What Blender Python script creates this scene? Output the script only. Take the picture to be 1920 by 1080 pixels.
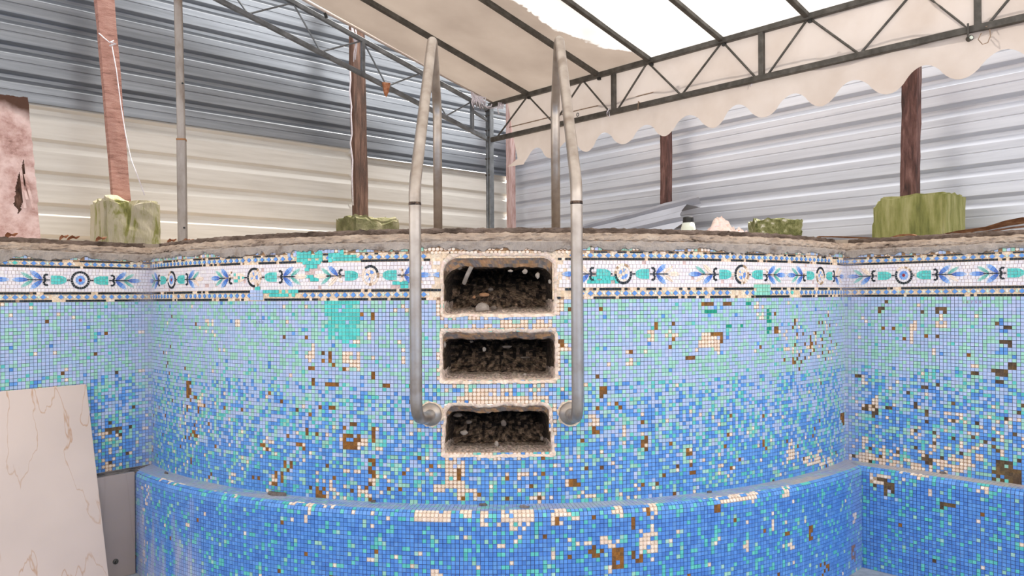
import bpy, bmesh, math, random
import numpy as np
from mathutils import Vector, Matrix, noise as mnoise

for o in list(bpy.data.objects):
    bpy.data.objects.remove(o)
rnd = random.Random(7)
S = bpy.context.scene
COL = S.collection

# ------------------------------------------------------------------ camera, sky, sun, exposure
CZ = 1.14                       # camera height above the pool floor
F, CX, CY, ROLL = 1450.0, 960.0, 556.0, -0.0063
cam = bpy.data.cameras.new('camera')
cam.sensor_width = 36.0
cam.lens = 36.0 * F / 1920.0
cam.shift_y = (CY - 540.0) / 1920.0
cam.clip_start = 0.05
cam_o = bpy.data.objects.new('camera', cam)
cam_o.matrix_world = Matrix.Translation((0, 0, CZ)) @ Matrix.Rotation(math.radians(90), 4, 'X') @ Matrix.Rotation(ROLL, 4, 'Z')
COL.objects.link(cam_o)
S.camera = cam_o

W = bpy.data.worlds.new('sky')
S.world = W
W.use_nodes = True
bg = W.node_tree.nodes['Background']
bg.inputs['Color'].default_value = (1.0, 0.975, 0.95, 1)
bg.inputs['Strength'].default_value = 1.5
sun = bpy.data.lights.new('sun', 'SUN')
sun.energy = 5.0
sun.color = (1.0, 0.93, 0.83)
sun.angle = 0.02
sun_o = bpy.data.objects.new('sun', sun)
SUN_TO = Vector((0.50, 0.38, 0.95)).normalized()
sun_o.rotation_euler = SUN_TO.to_track_quat('Z', 'Y').to_euler()
COL.objects.link(sun_o)
S.view_settings.view_transform = 'Standard'
S.view_settings.look = 'None'
S.view_settings.gamma = 1.0
S.view_settings.use_curve_mapping = False
S.view_settings.exposure = 0.86

# ------------------------------------------------------------------ maths helpers
_c, _s = math.cos(ROLL), math.sin(ROLL)
RC = np.array([[1, 0, 0], [0, 0, -1], [0, 1, 0]], float) @ np.array([[_c, -_s, 0], [_s, _c, 0], [0, 0, 1]])
O3 = np.array([0, 0, CZ])


def ray(px, py):
    return RC @ np.array([(px - CX) / F, (CY - py) / F, -1.0])


def at(px, py, d):
    """World point at depth d (metres along y) that lies on the photograph's line of sight."""
    r = ray(px, py)
    return Vector(O3 + r * (d / r[1]))


def proj(p):
    q = RC.T @ (np.array(p, float) - O3)
    return CX + F * q[0] / -q[2], CY - F * q[1] / -q[2]


def lin(r, g, b):
    f = lambda c: c / 12.92 if c <= 0.04045 else ((c + 0.055) / 1.055) ** 2.4
    return tuple(f(v / 255.0) for v in (r, g, b))


def mix(a, b, t):
    return tuple(a[i] * (1 - t) + b[i] * t for i in range(3))


def jit(c, v=0.08, rr=None):
    rr = rr or rnd
    k = 1 + rr.uniform(-v, v)
    return tuple(min(1.0, max(0.0, x * k * (1 + rr.uniform(-v, v) * 0.3))) for x in c)


def fbm(x, y, z=0.0, o=4):
    return mnoise.fractal((x, y, z), 0.8, 2.1, o)


# ------------------------------------------------------------------ materials
def new_mat(name):
    m = bpy.data.materials.new(name)
    m.use_nodes = True
    nt = m.node_tree
    return m, nt, nt.nodes['Principled BSDF']


def N(nt, t, **kw):
    n = nt.nodes.new(t)
    for k, v in kw.items():
        if k.startswith('i_'):
            n.inputs[k[2:].replace('_', ' ')].default_value = v
        else:
            setattr(n, k, v)
    return n


def ramp(nt, stops):
    r = nt.nodes.new('ShaderNodeValToRGB')
    e = r.color_ramp.elements
    while len(e) < len(stops):
        e.new(0.5)
    for i, (p, c) in enumerate(stops):
        e[i].position = p
        e[i].color = (*c, 1)
    return r


def attr_mat(name, rough=0.5, bump=0.0, bscale=200, nscale=60, namt=0.15, metal=0.0, src='attr', spec=0.5):
    """Colour from the pieces themselves (face attribute 'col' or the object colour) with fine dirt noise."""
    m, nt, b = new_mat(name)
    if src == 'attr':
        a = N(nt, 'ShaderNodeAttribute', attribute_name='col')
        out = a.outputs['Color']
    else:
        a = N(nt, 'ShaderNodeObjectInfo')
        out = a.outputs['Color']
    g = N(nt, 'ShaderNodeNewGeometry')
    nz = N(nt, 'ShaderNodeTexNoise', i_Scale=nscale, i_Detail=5.0, i_Roughness=0.65)
    nt.links.new(g.outputs['Position'], nz.inputs['Vector'])
    mr = N(nt, 'ShaderNodeMapRange')
    mr.inputs['From Min'].default_value = 0.3
    mr.inputs['From Max'].default_value = 0.7
    mr.inputs['To Min'].default_value = 1 - namt
    mr.inputs['To Max'].default_value = 1 + namt
    nt.links.new(nz.outputs['Fac'], mr.inputs['Value'])
    mul = N(nt, 'ShaderNodeVectorMath', operation='MULTIPLY')
    nt.links.new(out, mul.inputs[0])
    nt.links.new(mr.outputs['Result'], mul.inputs[1])
    nt.links.new(mul.outputs['Vector'], b.inputs['Base Color'])
    b.inputs['Roughness'].default_value = rough
    b.inputs['Metallic'].default_value = metal
    b.inputs['Specular IOR Level'].default_value = spec
    if bump:
        n2 = N(nt, 'ShaderNodeTexNoise', i_Scale=bscale, i_Detail=6.0, i_Roughness=0.7)
        nt.links.new(g.outputs['Position'], n2.inputs['Vector'])
        bp = N(nt, 'ShaderNodeBump', i_Strength=bump, i_Distance=0.01)
        nt.links.new(n2.outputs['Fac'], bp.inputs['Height'])
        nt.links.new(bp.outputs['Normal'], b.inputs['Normal'])
    return m


def noise_mat(name, stops, scale=5, vec=(1, 1, 1), rough=0.7, metal=0.0, bump=0.0, bscale=80, detail=6, dist=0.0, rot=(0, 0, 0), rscale=None, spec=0.5):
    m, nt, b = new_mat(name)
    g = N(nt, 'ShaderNodeNewGeometry')
    mp = N(nt, 'ShaderNodeMapping')
    mp.inputs['Scale'].default_value = vec
    mp.inputs['Rotation'].default_value = rot
    nt.links.new(g.outputs['Position'], mp.inputs['Vector'])
    nz = N(nt, 'ShaderNodeTexNoise', i_Scale=scale, i_Detail=float(detail), i_Roughness=0.62, i_Distortion=dist)
    nt.links.new(mp.outputs['Vector'], nz.inputs['Vector'])
    r = ramp(nt, stops)
    nt.links.new(nz.outputs['Fac'], r.inputs['Fac'])
    nt.links.new(r.outputs['Color'], b.inputs['Base Color'])
    b.inputs['Roughness'].default_value = rough
    b.inputs['Metallic'].default_value = metal
    b.inputs['Specular IOR Level'].default_value = spec
    if bump:
        n2 = N(nt, 'ShaderNodeTexNoise', i_Scale=bscale, i_Detail=7.0, i_Roughness=0.7)
        nt.links.new(mp.outputs['Vector'], n2.inputs['Vector'])
        bp = N(nt, 'ShaderNodeBump', i_Strength=bump, i_Distance=0.02)
        nt.links.new(n2.outputs['Fac'], bp.inputs['Height'])
        nt.links.new(bp.outputs['Normal'], b.inputs['Normal'])
    return m


M = {}
M['tile'] = attr_mat('glazed_mosaic', rough=0.38, namt=0.07, nscale=45, spec=0.35)
M['tile_piece'] = attr_mat('glazed_mosaic_piece', rough=0.38, namt=0.07, nscale=45, src='obj', spec=0.35)
M['bed'] = attr_mat('mortar_bed', rough=0.95, namt=0.30, nscale=120, bump=0.5, bscale=260, spec=0.1)
M['rough'] = attr_mat('rough_mortar', rough=0.95, namt=0.34, nscale=70, bump=0.9, bscale=120, spec=0.1)
M['soil'] = attr_mat('dark_rubble', rough=0.95, namt=0.80, nscale=110, bump=0.8, bscale=220, spec=0.1)
M['rim'] = attr_mat('hole_mortar', rough=0.95, namt=0.16, nscale=60, bump=0.35, bscale=150, spec=0.1)
M['screed'] = noise_mat('sandy_screed', [(0.30, lin(70, 58, 48)), (0.38, lin(178, 156, 138)), (0.55, lin(206, 184, 164)), (0.75, lin(222, 203, 184))], scale=11, vec=(1, 1, 2.6), rough=0.95, bump=0.8, bscale=60, spec=0.1)
M['render'] = noise_mat('grey_render', [(0.28, lin(120, 104, 92)), (0.42, lin(168, 154, 142)), (0.7, lin(186, 172, 160))], scale=14, rough=0.95, bump=0.5, bscale=90, spec=0.1)
M['slab'] = noise_mat('dark_slab_edge', [(0.3, lin(78, 66, 57)), (0.5, lin(124, 107, 95)), (0.66, lin(152, 133, 120)), (0.74, lin(205, 190, 175))], scale=9, vec=(1, 1, 3), rough=0.95, bump=0.8, bscale=60, spec=0.1)
M['deck'] = noise_mat('deck_concrete', [(0.3, lin(120, 106, 92)), (0.7, lin(176, 160, 142))], scale=6, rough=0.95, bump=0.5, bscale=40)
M['floor'] = noise_mat('pool_floor', [(0.3, lin(120, 128, 135)), (0.5, lin(165, 172, 180)), (0.7, lin(190, 196, 200))], scale=9, rough=0.8)


def steel_mat():
    m, nt, b = new_mat('brushed_stainless')
    g = N(nt, 'ShaderNodeNewGeometry')
    nz = N(nt, 'ShaderNodeTexNoise', i_Scale=14.0, i_Detail=6.0)
    nt.links.new(g.outputs['Position'], nz.inputs['Vector'])
    r = ramp(nt, [(0.3, (0.30, 0.24, 0.19)), (0.5, (0.42, 0.355, 0.30)), (0.7, (0.50, 0.435, 0.375))])
    nt.links.new(nz.outputs['Fac'], r.inputs['Fac'])
    nt.links.new(r.outputs['Color'], b.inputs['Base Color'])
    b.inputs['Metallic'].default_value = 0.75
    r2 = ramp(nt, [(0.3, (0.48,) * 3), (0.7, (0.34,) * 3)])
    nt.links.new(nz.outputs['Fac'], r2.inputs['Fac'])
    nt.links.new(r2.outputs['Color'], b.inputs['Roughness'])
    return m


M['steel'] = steel_mat()
M['weld'] = noise_mat('burnt_weld', [(0.4, lin(45, 32, 26)), (0.6, lin(110, 88, 72))], scale=90, rough=0.6, metal=0.5)
M['sheet_grey'] = noise_mat('grey_zinc_sheet', [(0.25, lin(112, 116, 122)), (0.5, lin(132, 137, 144)), (0.75, lin(150, 155, 162))], scale=4, vec=(0.4, 0.4, 9), rough=0.30, metal=0.55, spec=0.5)
M['sheet_cream'] = noise_mat('cream_steel_sheet', [(0.25, lin(196, 191, 183)), (0.5, lin(211, 207, 200)), (0.75, lin(220, 217, 211))], scale=4, vec=(0.4, 0.4, 7), rough=0.4, metal=0.1)
M['sheet_white'] = noise_mat('pale_steel_sheet', [(0.25, lin(186, 190, 200)), (0.5, lin(202, 206, 215)), (0.75, lin(212, 216, 225))], scale=4, vec=(0.4, 0.4, 9), rough=0.34, metal=0.30)
M['iron'] = noise_mat('painted_iron', [(0.3, lin(62, 58, 52)), (0.55, lin(88, 84, 78)), (0.75, lin(110, 106, 100))], scale=16, vec=(1, 1, 1), rough=0.55, metal=0.3)
M['iron_grey'] = noise_mat('galvanised_iron', [(0.3, lin(92, 95, 98)), (0.55, lin(118, 122, 126)), (0.75, lin(140, 144, 148))], scale=14, rough=0.45, metal=0.5)
M['pole'] = noise_mat('weathered_galvanised', [(0.3, lin(120, 104, 92)), (0.5, lin(150, 141, 134)), (0.7, lin(168, 160, 154))], scale=12, vec=(1, 1, 0.4), rough=0.6, metal=0.3)
M['wood_red'] = noise_mat('red_hardwood', [(0.28, lin(118, 80, 70)), (0.45, lin(164, 118, 106)), (0.72, lin(186, 146, 134))], scale=9, vec=(1.2, 1.2, 6.5), rough=0.85, bump=0.5, bscale=50)
M['wood_dark'] = noise_mat('dark_hardwood', [(0.28, lin(48, 32, 26)), (0.5, lin(98, 68, 54)), (0.72, lin(140, 106, 90))], scale=7, vec=(7, 7, 0.7), rough=0.8, bump=0.5, bscale=40)
M['wood_brown'] = noise_mat('stained_timber', [(0.3, lin(48, 30, 27)), (0.5, lin(92, 60, 54)), (0.72, lin(132, 98, 90))], scale=6, vec=(6, 6, 1.1), rough=0.8, bump=0.4, bscale=30, dist=0.5)
M['wood_pink'] = noise_mat('pale_timber', [(0.3, lin(138, 100, 92)), (0.5, lin(180, 152, 148)), (0.72, lin(200, 180, 178))], scale=8, vec=(6, 6, 0.8), rough=0.85)
M['moss_block'] = noise_mat('mossy_concrete', [(0.30, lin(98, 100, 52)), (0.40, lin(142, 142, 78)), (0.48, lin(184, 177, 148)), (0.72, lin(203, 194, 178))], scale=8, vec=(1.8, 1.8, 0.5), rough=0.95, bump=0.7, bscale=40, dist=0.6)
M['moss_green'] = noise_mat('green_concrete', [(0.25, lin(86, 92, 46)), (0.45, lin(132, 134, 76)), (0.60, lin(160, 158, 106)), (0.78, lin(184, 178, 146))], scale=9, vec=(2.2, 2.2, 0.35), rough=0.95, bump=0.5, bscale=40)
M['moss_foot'] = noise_mat('weathered_footing', [(0.28, lin(88, 88, 56)), (0.45, lin(122, 122, 82)), (0.58, lin(150, 146, 112)), (0.75, lin(172, 166, 142))], scale=9, rough=0.95, bump=0.8, bscale=50)
M['moss_dark'] = noise_mat('lichen_block', [(0.3, lin(78, 82, 46)), (0.46, lin(122, 126, 76)), (0.58, lin(160, 160, 116)), (0.66, lin(218, 216, 196))], scale=30, rough=0.95, bump=1.0, bscale=60)
M['rope'] = noise_mat('white_cord', [(0.3, lin(205, 196, 205)), (0.7, lin(238, 234, 240))], scale=60, rough=0.9)
M['twine'] = noise_mat('brown_twine', [(0.3, lin(120, 98, 80)), (0.7, lin(170, 146, 124))], scale=60, rough=0.9)
M['leaf'] = noise_mat('dry_leaf', [(0.3, lin(130, 76, 50)), (0.5, lin(176, 116, 82)), (0.75, lin(222, 176, 142))], scale=24, rough=0.85)
M['frond'] = noise_mat('dry_frond', [(0.3, lin(70, 44, 30)), (0.5, lin(140, 96, 66)), (0.72, lin(190, 150, 112))], scale=10, vec=(2, 2, 8), rough=0.85)
M['black'] = noise_mat('black_plastic', [(0.3, lin(18, 18, 18)), (0.7, lin(34, 34, 32))], scale=10, rough=0.5)
M['white_plastic'] = noise_mat('white_plastic', [(0.3, lin(206, 214, 198)), (0.7, lin(232, 238, 228))], scale=9, rough=0.45)
M['scrap'] = noise_mat('dull_steel_offcut', [(0.25, lin(150, 152, 160)), (0.5, lin(164, 166, 175)), (0.75, lin(176, 178, 187))], scale=4, rough=0.4, metal=0.25)
M['cloth'] = noise_mat('printed_cloth', [(0.30, lin(196, 92, 84)), (0.40, lin(222, 190, 176)), (0.52, lin(236, 216, 204)), (0.63, lin(238, 210, 208)), (0.70, lin(232, 150, 96))], scale=24, rough=0.95, dist=0.8)


def marble(name, base, vein, dark, vsc=1.0):
    m, nt, b = new_mat(name)
    tc = N(nt, 'ShaderNodeTexCoord')
    mp = N(nt, 'ShaderNodeMapping')
    mp.inputs['Scale'].default_value = (1.7 * vsc, 1.7 * vsc, 0.11 * vsc)
    nt.links.new(tc.outputs['Object'], mp.inputs['Vector'])
    n1 = N(nt, 'ShaderNodeTexNoise', i_Scale=4.5, i_Detail=5.0, i_Roughness=0.42, i_Distortion=0.25)
    nt.links.new(mp.outputs['Vector'], n1.inputs['Vector'])
    r1 = ramp(nt, [(0.4935, base), (0.4992, vein), (0.5008, vein), (0.5065, base)])
    nt.links.new(n1.outputs['Fac'], r1.inputs['Fac'])
    n2 = N(nt, 'ShaderNodeTexNoise', i_Scale=2.2, i_Detail=4.0)
    nt.links.new(tc.outputs['Object'], n2.inputs['Vector'])
    r2 = ramp(nt, [(0.35, dark), (0.6, (1, 1, 1))])
    nt.links.new(n2.outputs['Fac'], r2.inputs['Fac'])
    n3 = N(nt, 'ShaderNodeTexNoise', i_Scale=0.9, i_Detail=2.0)
    nt.links.new(tc.outputs['Object'], n3.inputs['Vector'])
    r3 = ramp(nt, [(0.36, (0, 0, 0)), (0.52, (0.9, 0.9, 0.9))])
    nt.links.new(n3.outputs['Fac'], r3.inputs['Fac'])
    mv = N(nt, 'ShaderNodeMixRGB')
    mv.inputs['Color1'].default_value = (*base, 1)
    nt.links.new(r3.outputs['Color'], mv.inputs['Fac'])
    nt.links.new(r1.outputs['Color'], mv.inputs['Color2'])
    mm = N(nt, 'ShaderNodeMixRGB', blend_type='MULTIPLY')
    mm.inputs['Fac'].default_value = 1.0
    nt.links.new(mv.outputs['Color'], mm.inputs['Color1'])
    nt.links.new(r2.outputs['Color'], mm.inputs['Color2'])
    nt.links.new(mm.outputs['Color'], b.inputs['Base Color'])
    b.inputs['Roughness'].default_value = 0.3
    return m


M['marble'] = marble('cream_marble', lin(208, 186, 172), lin(184, 140, 104), (0.90, 0.90, 0.91))
M['marble_grey'] = marble('grey_marble', lin(166, 149, 140), lin(154, 137, 128), (0.88, 0.88, 0.88), 0.7)
M['ledge_dirt'] = noise_mat('ledge_dirt', [(0.35, lin(60, 52, 48)), (0.5, lin(122, 110, 102)), (0.7, lin(150, 140, 134))], scale=22, rough=0.95, bump=0.6)


def board_mat():
    m, nt, b = new_mat('weathered_plywood')
    tc = N(nt, 'ShaderNodeTexCoord')
    n1 = N(nt, 'ShaderNodeTexNoise', i_Scale=9.0, i_Detail=8.0, i_Roughness=0.7)
    nt.links.new(tc.outputs['Object'], n1.inputs['Vector'])
    r1 = ramp(nt, [(0.28, lin(120, 84, 74)), (0.40, lin(188, 152, 144)), (0.55, lin(218, 190, 184)), (0.75, lin(232, 212, 206))])
    nt.links.new(n1.outputs['Fac'], r1.inputs['Fac'])
    sx = N(nt, 'ShaderNodeSeparateXYZ')
    nt.links.new(tc.outputs['Object'], sx.inputs[0])
    n2 = N(nt, 'ShaderNodeTexNoise', i_Scale=4.0, i_Detail=5.0)
    nt.links.new(tc.outputs['Object'], n2.inputs['Vector'])
    ad = N(nt, 'ShaderNodeMath', operation='MULTIPLY_ADD')
    ad.inputs[1].default_value = 0.5
    nt.links.new(n2.outputs['Fac'], ad.inputs[0])
    nt.links.new(sx.outputs['Z'], ad.inputs[2])
    r2 = ramp(nt, [(0.0, (0, 0, 0)), (1.0, (1, 1, 1))])
    mr = N(nt, 'ShaderNodeMapRange')
    mr.inputs['From Min'].default_value = 0.86
    mr.inputs['From Max'].default_value = 1.00
    nt.links.new(ad.outputs[0], mr.inputs['Value'])
    mx = N(nt, 'ShaderNodeMixRGB')
    mx.inputs['Color2'].default_value = (*lin(84, 58, 46), 1)
    nt.links.new(mr.outputs['Result'], mx.inputs['Fac'])
    nt.links.new(r1.outputs['Color'], mx.inputs['Color1'])
    nt.links.new(mx.outputs['Color'], b.inputs['Base Color'])
    b.inputs['Roughness'].default_value = 0.95
    return m


M['board'] = board_mat()


def tarp_mat():
    """Translucent white sheeting; browner, less translucent area with a ragged edge over its first bays (object space: x along the eave, y up the slope)."""
    m, nt, b = new_mat('tarpaulin')
    for n in list(nt.nodes):
        if n.type != 'OUTPUT_MATERIAL':
            nt.nodes.remove(n)
    out = [n for n in nt.nodes if n.type == 'OUTPUT_MATERIAL'][0]
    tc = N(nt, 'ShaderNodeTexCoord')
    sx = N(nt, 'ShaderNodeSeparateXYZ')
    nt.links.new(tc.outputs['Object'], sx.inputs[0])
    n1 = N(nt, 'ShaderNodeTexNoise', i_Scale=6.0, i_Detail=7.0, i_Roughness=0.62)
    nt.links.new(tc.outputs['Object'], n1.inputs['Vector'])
    # signed distance from the edge of the brown area: x + k*y + noise
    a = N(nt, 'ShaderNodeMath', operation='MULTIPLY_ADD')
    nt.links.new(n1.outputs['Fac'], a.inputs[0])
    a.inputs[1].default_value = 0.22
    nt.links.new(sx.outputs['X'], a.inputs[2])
    # ragged towards the eave: the brown area runs further along it there
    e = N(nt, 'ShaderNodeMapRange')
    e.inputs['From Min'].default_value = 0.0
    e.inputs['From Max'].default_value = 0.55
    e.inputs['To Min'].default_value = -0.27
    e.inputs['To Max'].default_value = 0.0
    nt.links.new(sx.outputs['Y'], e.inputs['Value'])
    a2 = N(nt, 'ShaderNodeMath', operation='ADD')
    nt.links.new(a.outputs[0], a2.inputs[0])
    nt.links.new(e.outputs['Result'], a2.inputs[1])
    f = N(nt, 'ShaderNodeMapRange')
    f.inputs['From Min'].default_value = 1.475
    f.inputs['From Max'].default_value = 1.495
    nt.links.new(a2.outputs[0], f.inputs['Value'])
    n2 = N(nt, 'ShaderNodeTexNoise', i_Scale=2.2, i_Detail=6.0)
    nt.links.new(tc.outputs['Object'], n2.inputs['Vector'])
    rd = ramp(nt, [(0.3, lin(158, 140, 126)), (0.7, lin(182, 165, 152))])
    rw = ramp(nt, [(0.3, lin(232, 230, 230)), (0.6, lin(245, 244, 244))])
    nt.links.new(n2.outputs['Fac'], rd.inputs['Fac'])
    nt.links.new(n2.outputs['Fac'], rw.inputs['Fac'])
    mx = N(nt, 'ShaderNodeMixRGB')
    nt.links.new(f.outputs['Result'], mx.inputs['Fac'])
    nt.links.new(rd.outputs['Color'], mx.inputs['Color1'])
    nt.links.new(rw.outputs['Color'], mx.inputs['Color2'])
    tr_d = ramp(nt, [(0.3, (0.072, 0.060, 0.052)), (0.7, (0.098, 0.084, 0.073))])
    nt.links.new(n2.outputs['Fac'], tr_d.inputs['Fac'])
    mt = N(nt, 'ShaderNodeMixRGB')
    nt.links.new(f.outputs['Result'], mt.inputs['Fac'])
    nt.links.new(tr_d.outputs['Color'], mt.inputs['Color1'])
    n4 = N(nt, 'ShaderNodeTexNoise', i_Scale=1.6, i_Detail=3.0)
    nt.links.new(tc.outputs['Object'], n4.inputs['Vector'])
    tr_w = ramp(nt, [(0.36, (0.15, 0.146, 0.146)), (0.52, (0.26, 0.257, 0.255))])
    nt.links.new(n4.outputs['Fac'], tr_w.inputs['Fac'])
    nt.links.new(tr_w.outputs['Color'], mt.inputs['Color2'])
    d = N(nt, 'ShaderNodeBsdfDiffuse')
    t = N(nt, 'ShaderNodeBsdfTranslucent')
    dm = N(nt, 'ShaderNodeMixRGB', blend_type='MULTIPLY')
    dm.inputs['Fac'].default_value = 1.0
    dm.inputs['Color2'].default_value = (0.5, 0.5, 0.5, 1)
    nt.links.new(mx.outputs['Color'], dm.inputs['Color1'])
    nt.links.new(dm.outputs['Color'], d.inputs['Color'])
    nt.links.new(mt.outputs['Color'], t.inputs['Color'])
    ad = N(nt, 'ShaderNodeAddShader')
    nt.links.new(d.outputs[0], ad.inputs[0])
    nt.links.new(t.outputs[0], ad.inputs[1])
    nt.links.new(ad.outputs[0], out.inputs['Surface'])
    return m


def valance_mat():
    m, nt, b = new_mat('valance_cloth')
    for n in list(nt.nodes):
        if n.type != 'OUTPUT_MATERIAL':
            nt.nodes.remove(n)
    out = [n for n in nt.nodes if n.type == 'OUTPUT_MATERIAL'][0]
    tc = N(nt, 'ShaderNodeTexCoord')
    n2 = N(nt, 'ShaderNodeTexNoise', i_Scale=3.5, i_Detail=6.0)
    nt.links.new(tc.outputs['Object'], n2.inputs['Vector'])
    rd = ramp(nt, [(0.3, lin(196, 180, 168)), (0.65, lin(222, 212, 205))])
    nt.links.new(n2.outputs['Fac'], rd.inputs['Fac'])
    d = N(nt, 'ShaderNodeBsdfDiffuse')
    t = N(nt, 'ShaderNodeBsdfTranslucent')
    t.inputs['Color'].default_value = (0.145, 0.128, 0.118, 1)
    dm = N(nt, 'ShaderNodeMixRGB', blend_type='MULTIPLY')
    dm.inputs['Fac'].default_value = 1.0
    dm.inputs['Color2'].default_value = (0.62, 0.62, 0.62, 1)
    nt.links.new(rd.outputs['Color'], dm.inputs['Color1'])
    nt.links.new(dm.outputs['Color'], d.inputs['Color'])
    ad = N(nt, 'ShaderNodeAddShader')
    nt.links.new(d.outputs[0], ad.inputs[0])
    nt.links.new(t.outputs[0], ad.inputs[1])
    nt.links.new(ad.outputs[0], out.inputs['Surface'])
    return m


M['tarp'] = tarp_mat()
M['valance'] = valance_mat()

# ------------------------------------------------------------------ object helpers


def tag(o, label=None, cat=None, group=None, kind=None):
    if label: o['label'] = label
    if cat: o['category'] = cat
    if group: o['group'] = group
    if kind: o['kind'] = kind
    return o


def empty(name, loc=(0, 0, 0), rz=0.0):
    o = bpy.data.objects.new(name, None)
    o.location = loc
    o.rotation_euler = (0, 0, rz)
    COL.objects.link(o)
    return o


def mesh_obj(name, verts, faces, mat, parent=None, colors=None, smooth=False, loc=None, kind=None):
    me = bpy.data.meshes.new(name)
    me.from_pydata([tuple(v) for v in verts], [], faces)
    if colors is not None:
        a = me.attributes.new('col', 'FLOAT_COLOR', 'FACE')
        arr = np.ones((len(faces), 4), np.float32)
        arr[:, :3] = np.array(colors, np.float32)
        a.data.foreach_set('color', arr.ravel())
    me.materials.append(mat)
    if smooth:
        me.polygons.foreach_set('use_smooth', [True] * len(faces))
    me.update()
    o = bpy.data.objects.new(name, me)
    COL.objects.link(o)
    if parent is not None:
        o.parent = parent
    if loc is not None:
        o.location = loc
    if kind:
        o['kind'] = kind
    return o


class MB:
    """Collects shapes for one mesh."""
    def __init__(self):
        self.v, self.f, self.c = [], [], []

    def add(self, vs, fs, col=None):
        b = len(self.v)
        self.v += [tuple(p) for p in vs]
        self.f += [tuple(i + b for i in f) for f in fs]
        if col is not None:
            self.c += [col] * len(fs)
        return self

    def box(self, c, ax, hx, ay, hy, az, hz, bev=0.0):
        """Box about c with half sizes along three axes; bev trims its long edges (an octagonal section about az)."""
        c, ax, ay, az = Vector(c), Vector(ax).normalized(), Vector(ay).normalized(), Vector(az).normalized()
        if bev <= 0:
            sec = [(-hx, -hy), (hx, -hy), (hx, hy), (-hx, hy)]
        else:
            e = bev
            sec = [(-hx + e, -hy), (hx - e, -hy), (hx, -hy + e), (hx, hy - e), (hx - e, hy), (-hx + e, hy), (-hx, hy - e), (-hx, -hy + e)]
        n = len(sec)
        vs = [c + ax * x + ay * y + az * z for z in (-hz, hz) for x, y in sec]
        fs = [(i, (i + 1) % n, n + (i + 1) % n, n + i) for i in range(n)] + [tuple(range(n - 1, -1, -1)), tuple(range(n, 2 * n))]
        return self.add(vs, fs)

    def bar(self, a, b, w, h=None, up=(0, 0, 1), bev=0.0):
        a, b = Vector(a), Vector(b)
        z = (b - a).normalized()
        x = z.cross(Vector(up))
        if x.length < 1e-4:
            x = z.cross(Vector((1, 0, 0)))
        x.normalize()
        y = z.cross(x)
        return self.box((a + b) / 2, x, w / 2, y, (h or w) / 2, z, (b - a).length / 2, bev)

    def tube(self, pts, r, n=10, cap=True, rs=None):
        pts = [Vector(p) for p in pts]
        t0 = (pts[1] - pts[0]).normalized()
        x = t0.cross(Vector((0, 0, 1)))
        if x.length < 1e-3:
            x = t0.cross(Vector((1, 0, 0)))
        x.normalize()
        vs = []
        for i, p in enumerate(pts):
            t = (pts[min(i + 1, len(pts) - 1)] - pts[max(i - 1, 0)]).normalized()
            x = (x - t * x.dot(t)).normalized()
            y = t.cross(x)
            rr = rs[i] if rs else r
            vs += [p + x * (rr * math.cos(2 * math.pi * k / n)) + y * (rr * math.sin(2 * math.pi * k / n)) for k in range(n)]
        fs = []
        for i in range(len(pts) - 1):
            fs += [(i * n + k, i * n + (k + 1) % n, (i + 1) * n + (k + 1) % n, (i + 1) * n + k) for k in range(n)]
        if cap:
            fs += [tuple(range(n - 1, -1, -1)), tuple((len(pts) - 1) * n + k for k in range(n))]
        return self.add(vs, fs)

    def build(self, name, mat, parent=None, smooth=False, kind=None, loc=None):
        v = self.v
        if loc is not None:
            l = Vector(loc)
            v = [tuple(Vector(p) - l) for p in v]
        return mesh_obj(name, v, self.f, mat, parent, self.c if self.c else None, smooth, loc, kind)


def local(parent, pts):
    inv = (Matrix.Translation(parent.location) @ parent.rotation_euler.to_matrix().to_4x4()).inverted()
    return [inv @ Vector(p) for p in pts]


def reparent_local(o, parent):
    """o was built in world coordinates: shift its mesh so that it is right under its unrotated, unscaled parent."""
    o.parent = parent
    o.data.transform(Matrix.Translation(-Vector(parent.location)))
    return o


def rock(name, c, r, mat, parent=None, seed=0, sq=(1, 1, 1), sub=2, amp=0.35):
    bm = bmesh.new()
    bmesh.ops.create_icosphere(bm, subdivisions=sub, radius=1.0)
    for v in bm.verts:
        k = 1 + amp * mnoise.noise((v.co.x * 1.3 + seed * 7.1, v.co.y * 1.3, v.co.z * 1.3 - seed * 3.3))
        v.co = Vector((v.co.x * r * sq[0] * k, v.co.y * r * sq[1] * k, v.co.z * r * sq[2] * k))
    me = bpy.data.meshes.new(name)
    bm.to_mesh(me)
    bm.free()
    me.materials.append(mat)
    o = bpy.data.objects.new(name, me)
    o.location = c
    COL.objects.link(o)
    if parent is not None:
        o.parent = parent
    return o


# ------------------------------------------------------------------ pool walls
PC = (-0.0625, 4.675)
PR = 1.995
TH = math.radians(49.4)
CL = (PC[0] - PR * math.sin(TH), PC[1] - PR * math.cos(TH))
CR = (PC[0] + PR * math.sin(TH), PC[1] - PR * math.cos(TH))
DL, NL = (-0.64, -0.768), (0.768, -0.64)
DR, NR = (0.70, -0.714), (-0.714, -0.70)
PITCH = 0.01392
Z_LEDGE = -0.721


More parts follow.
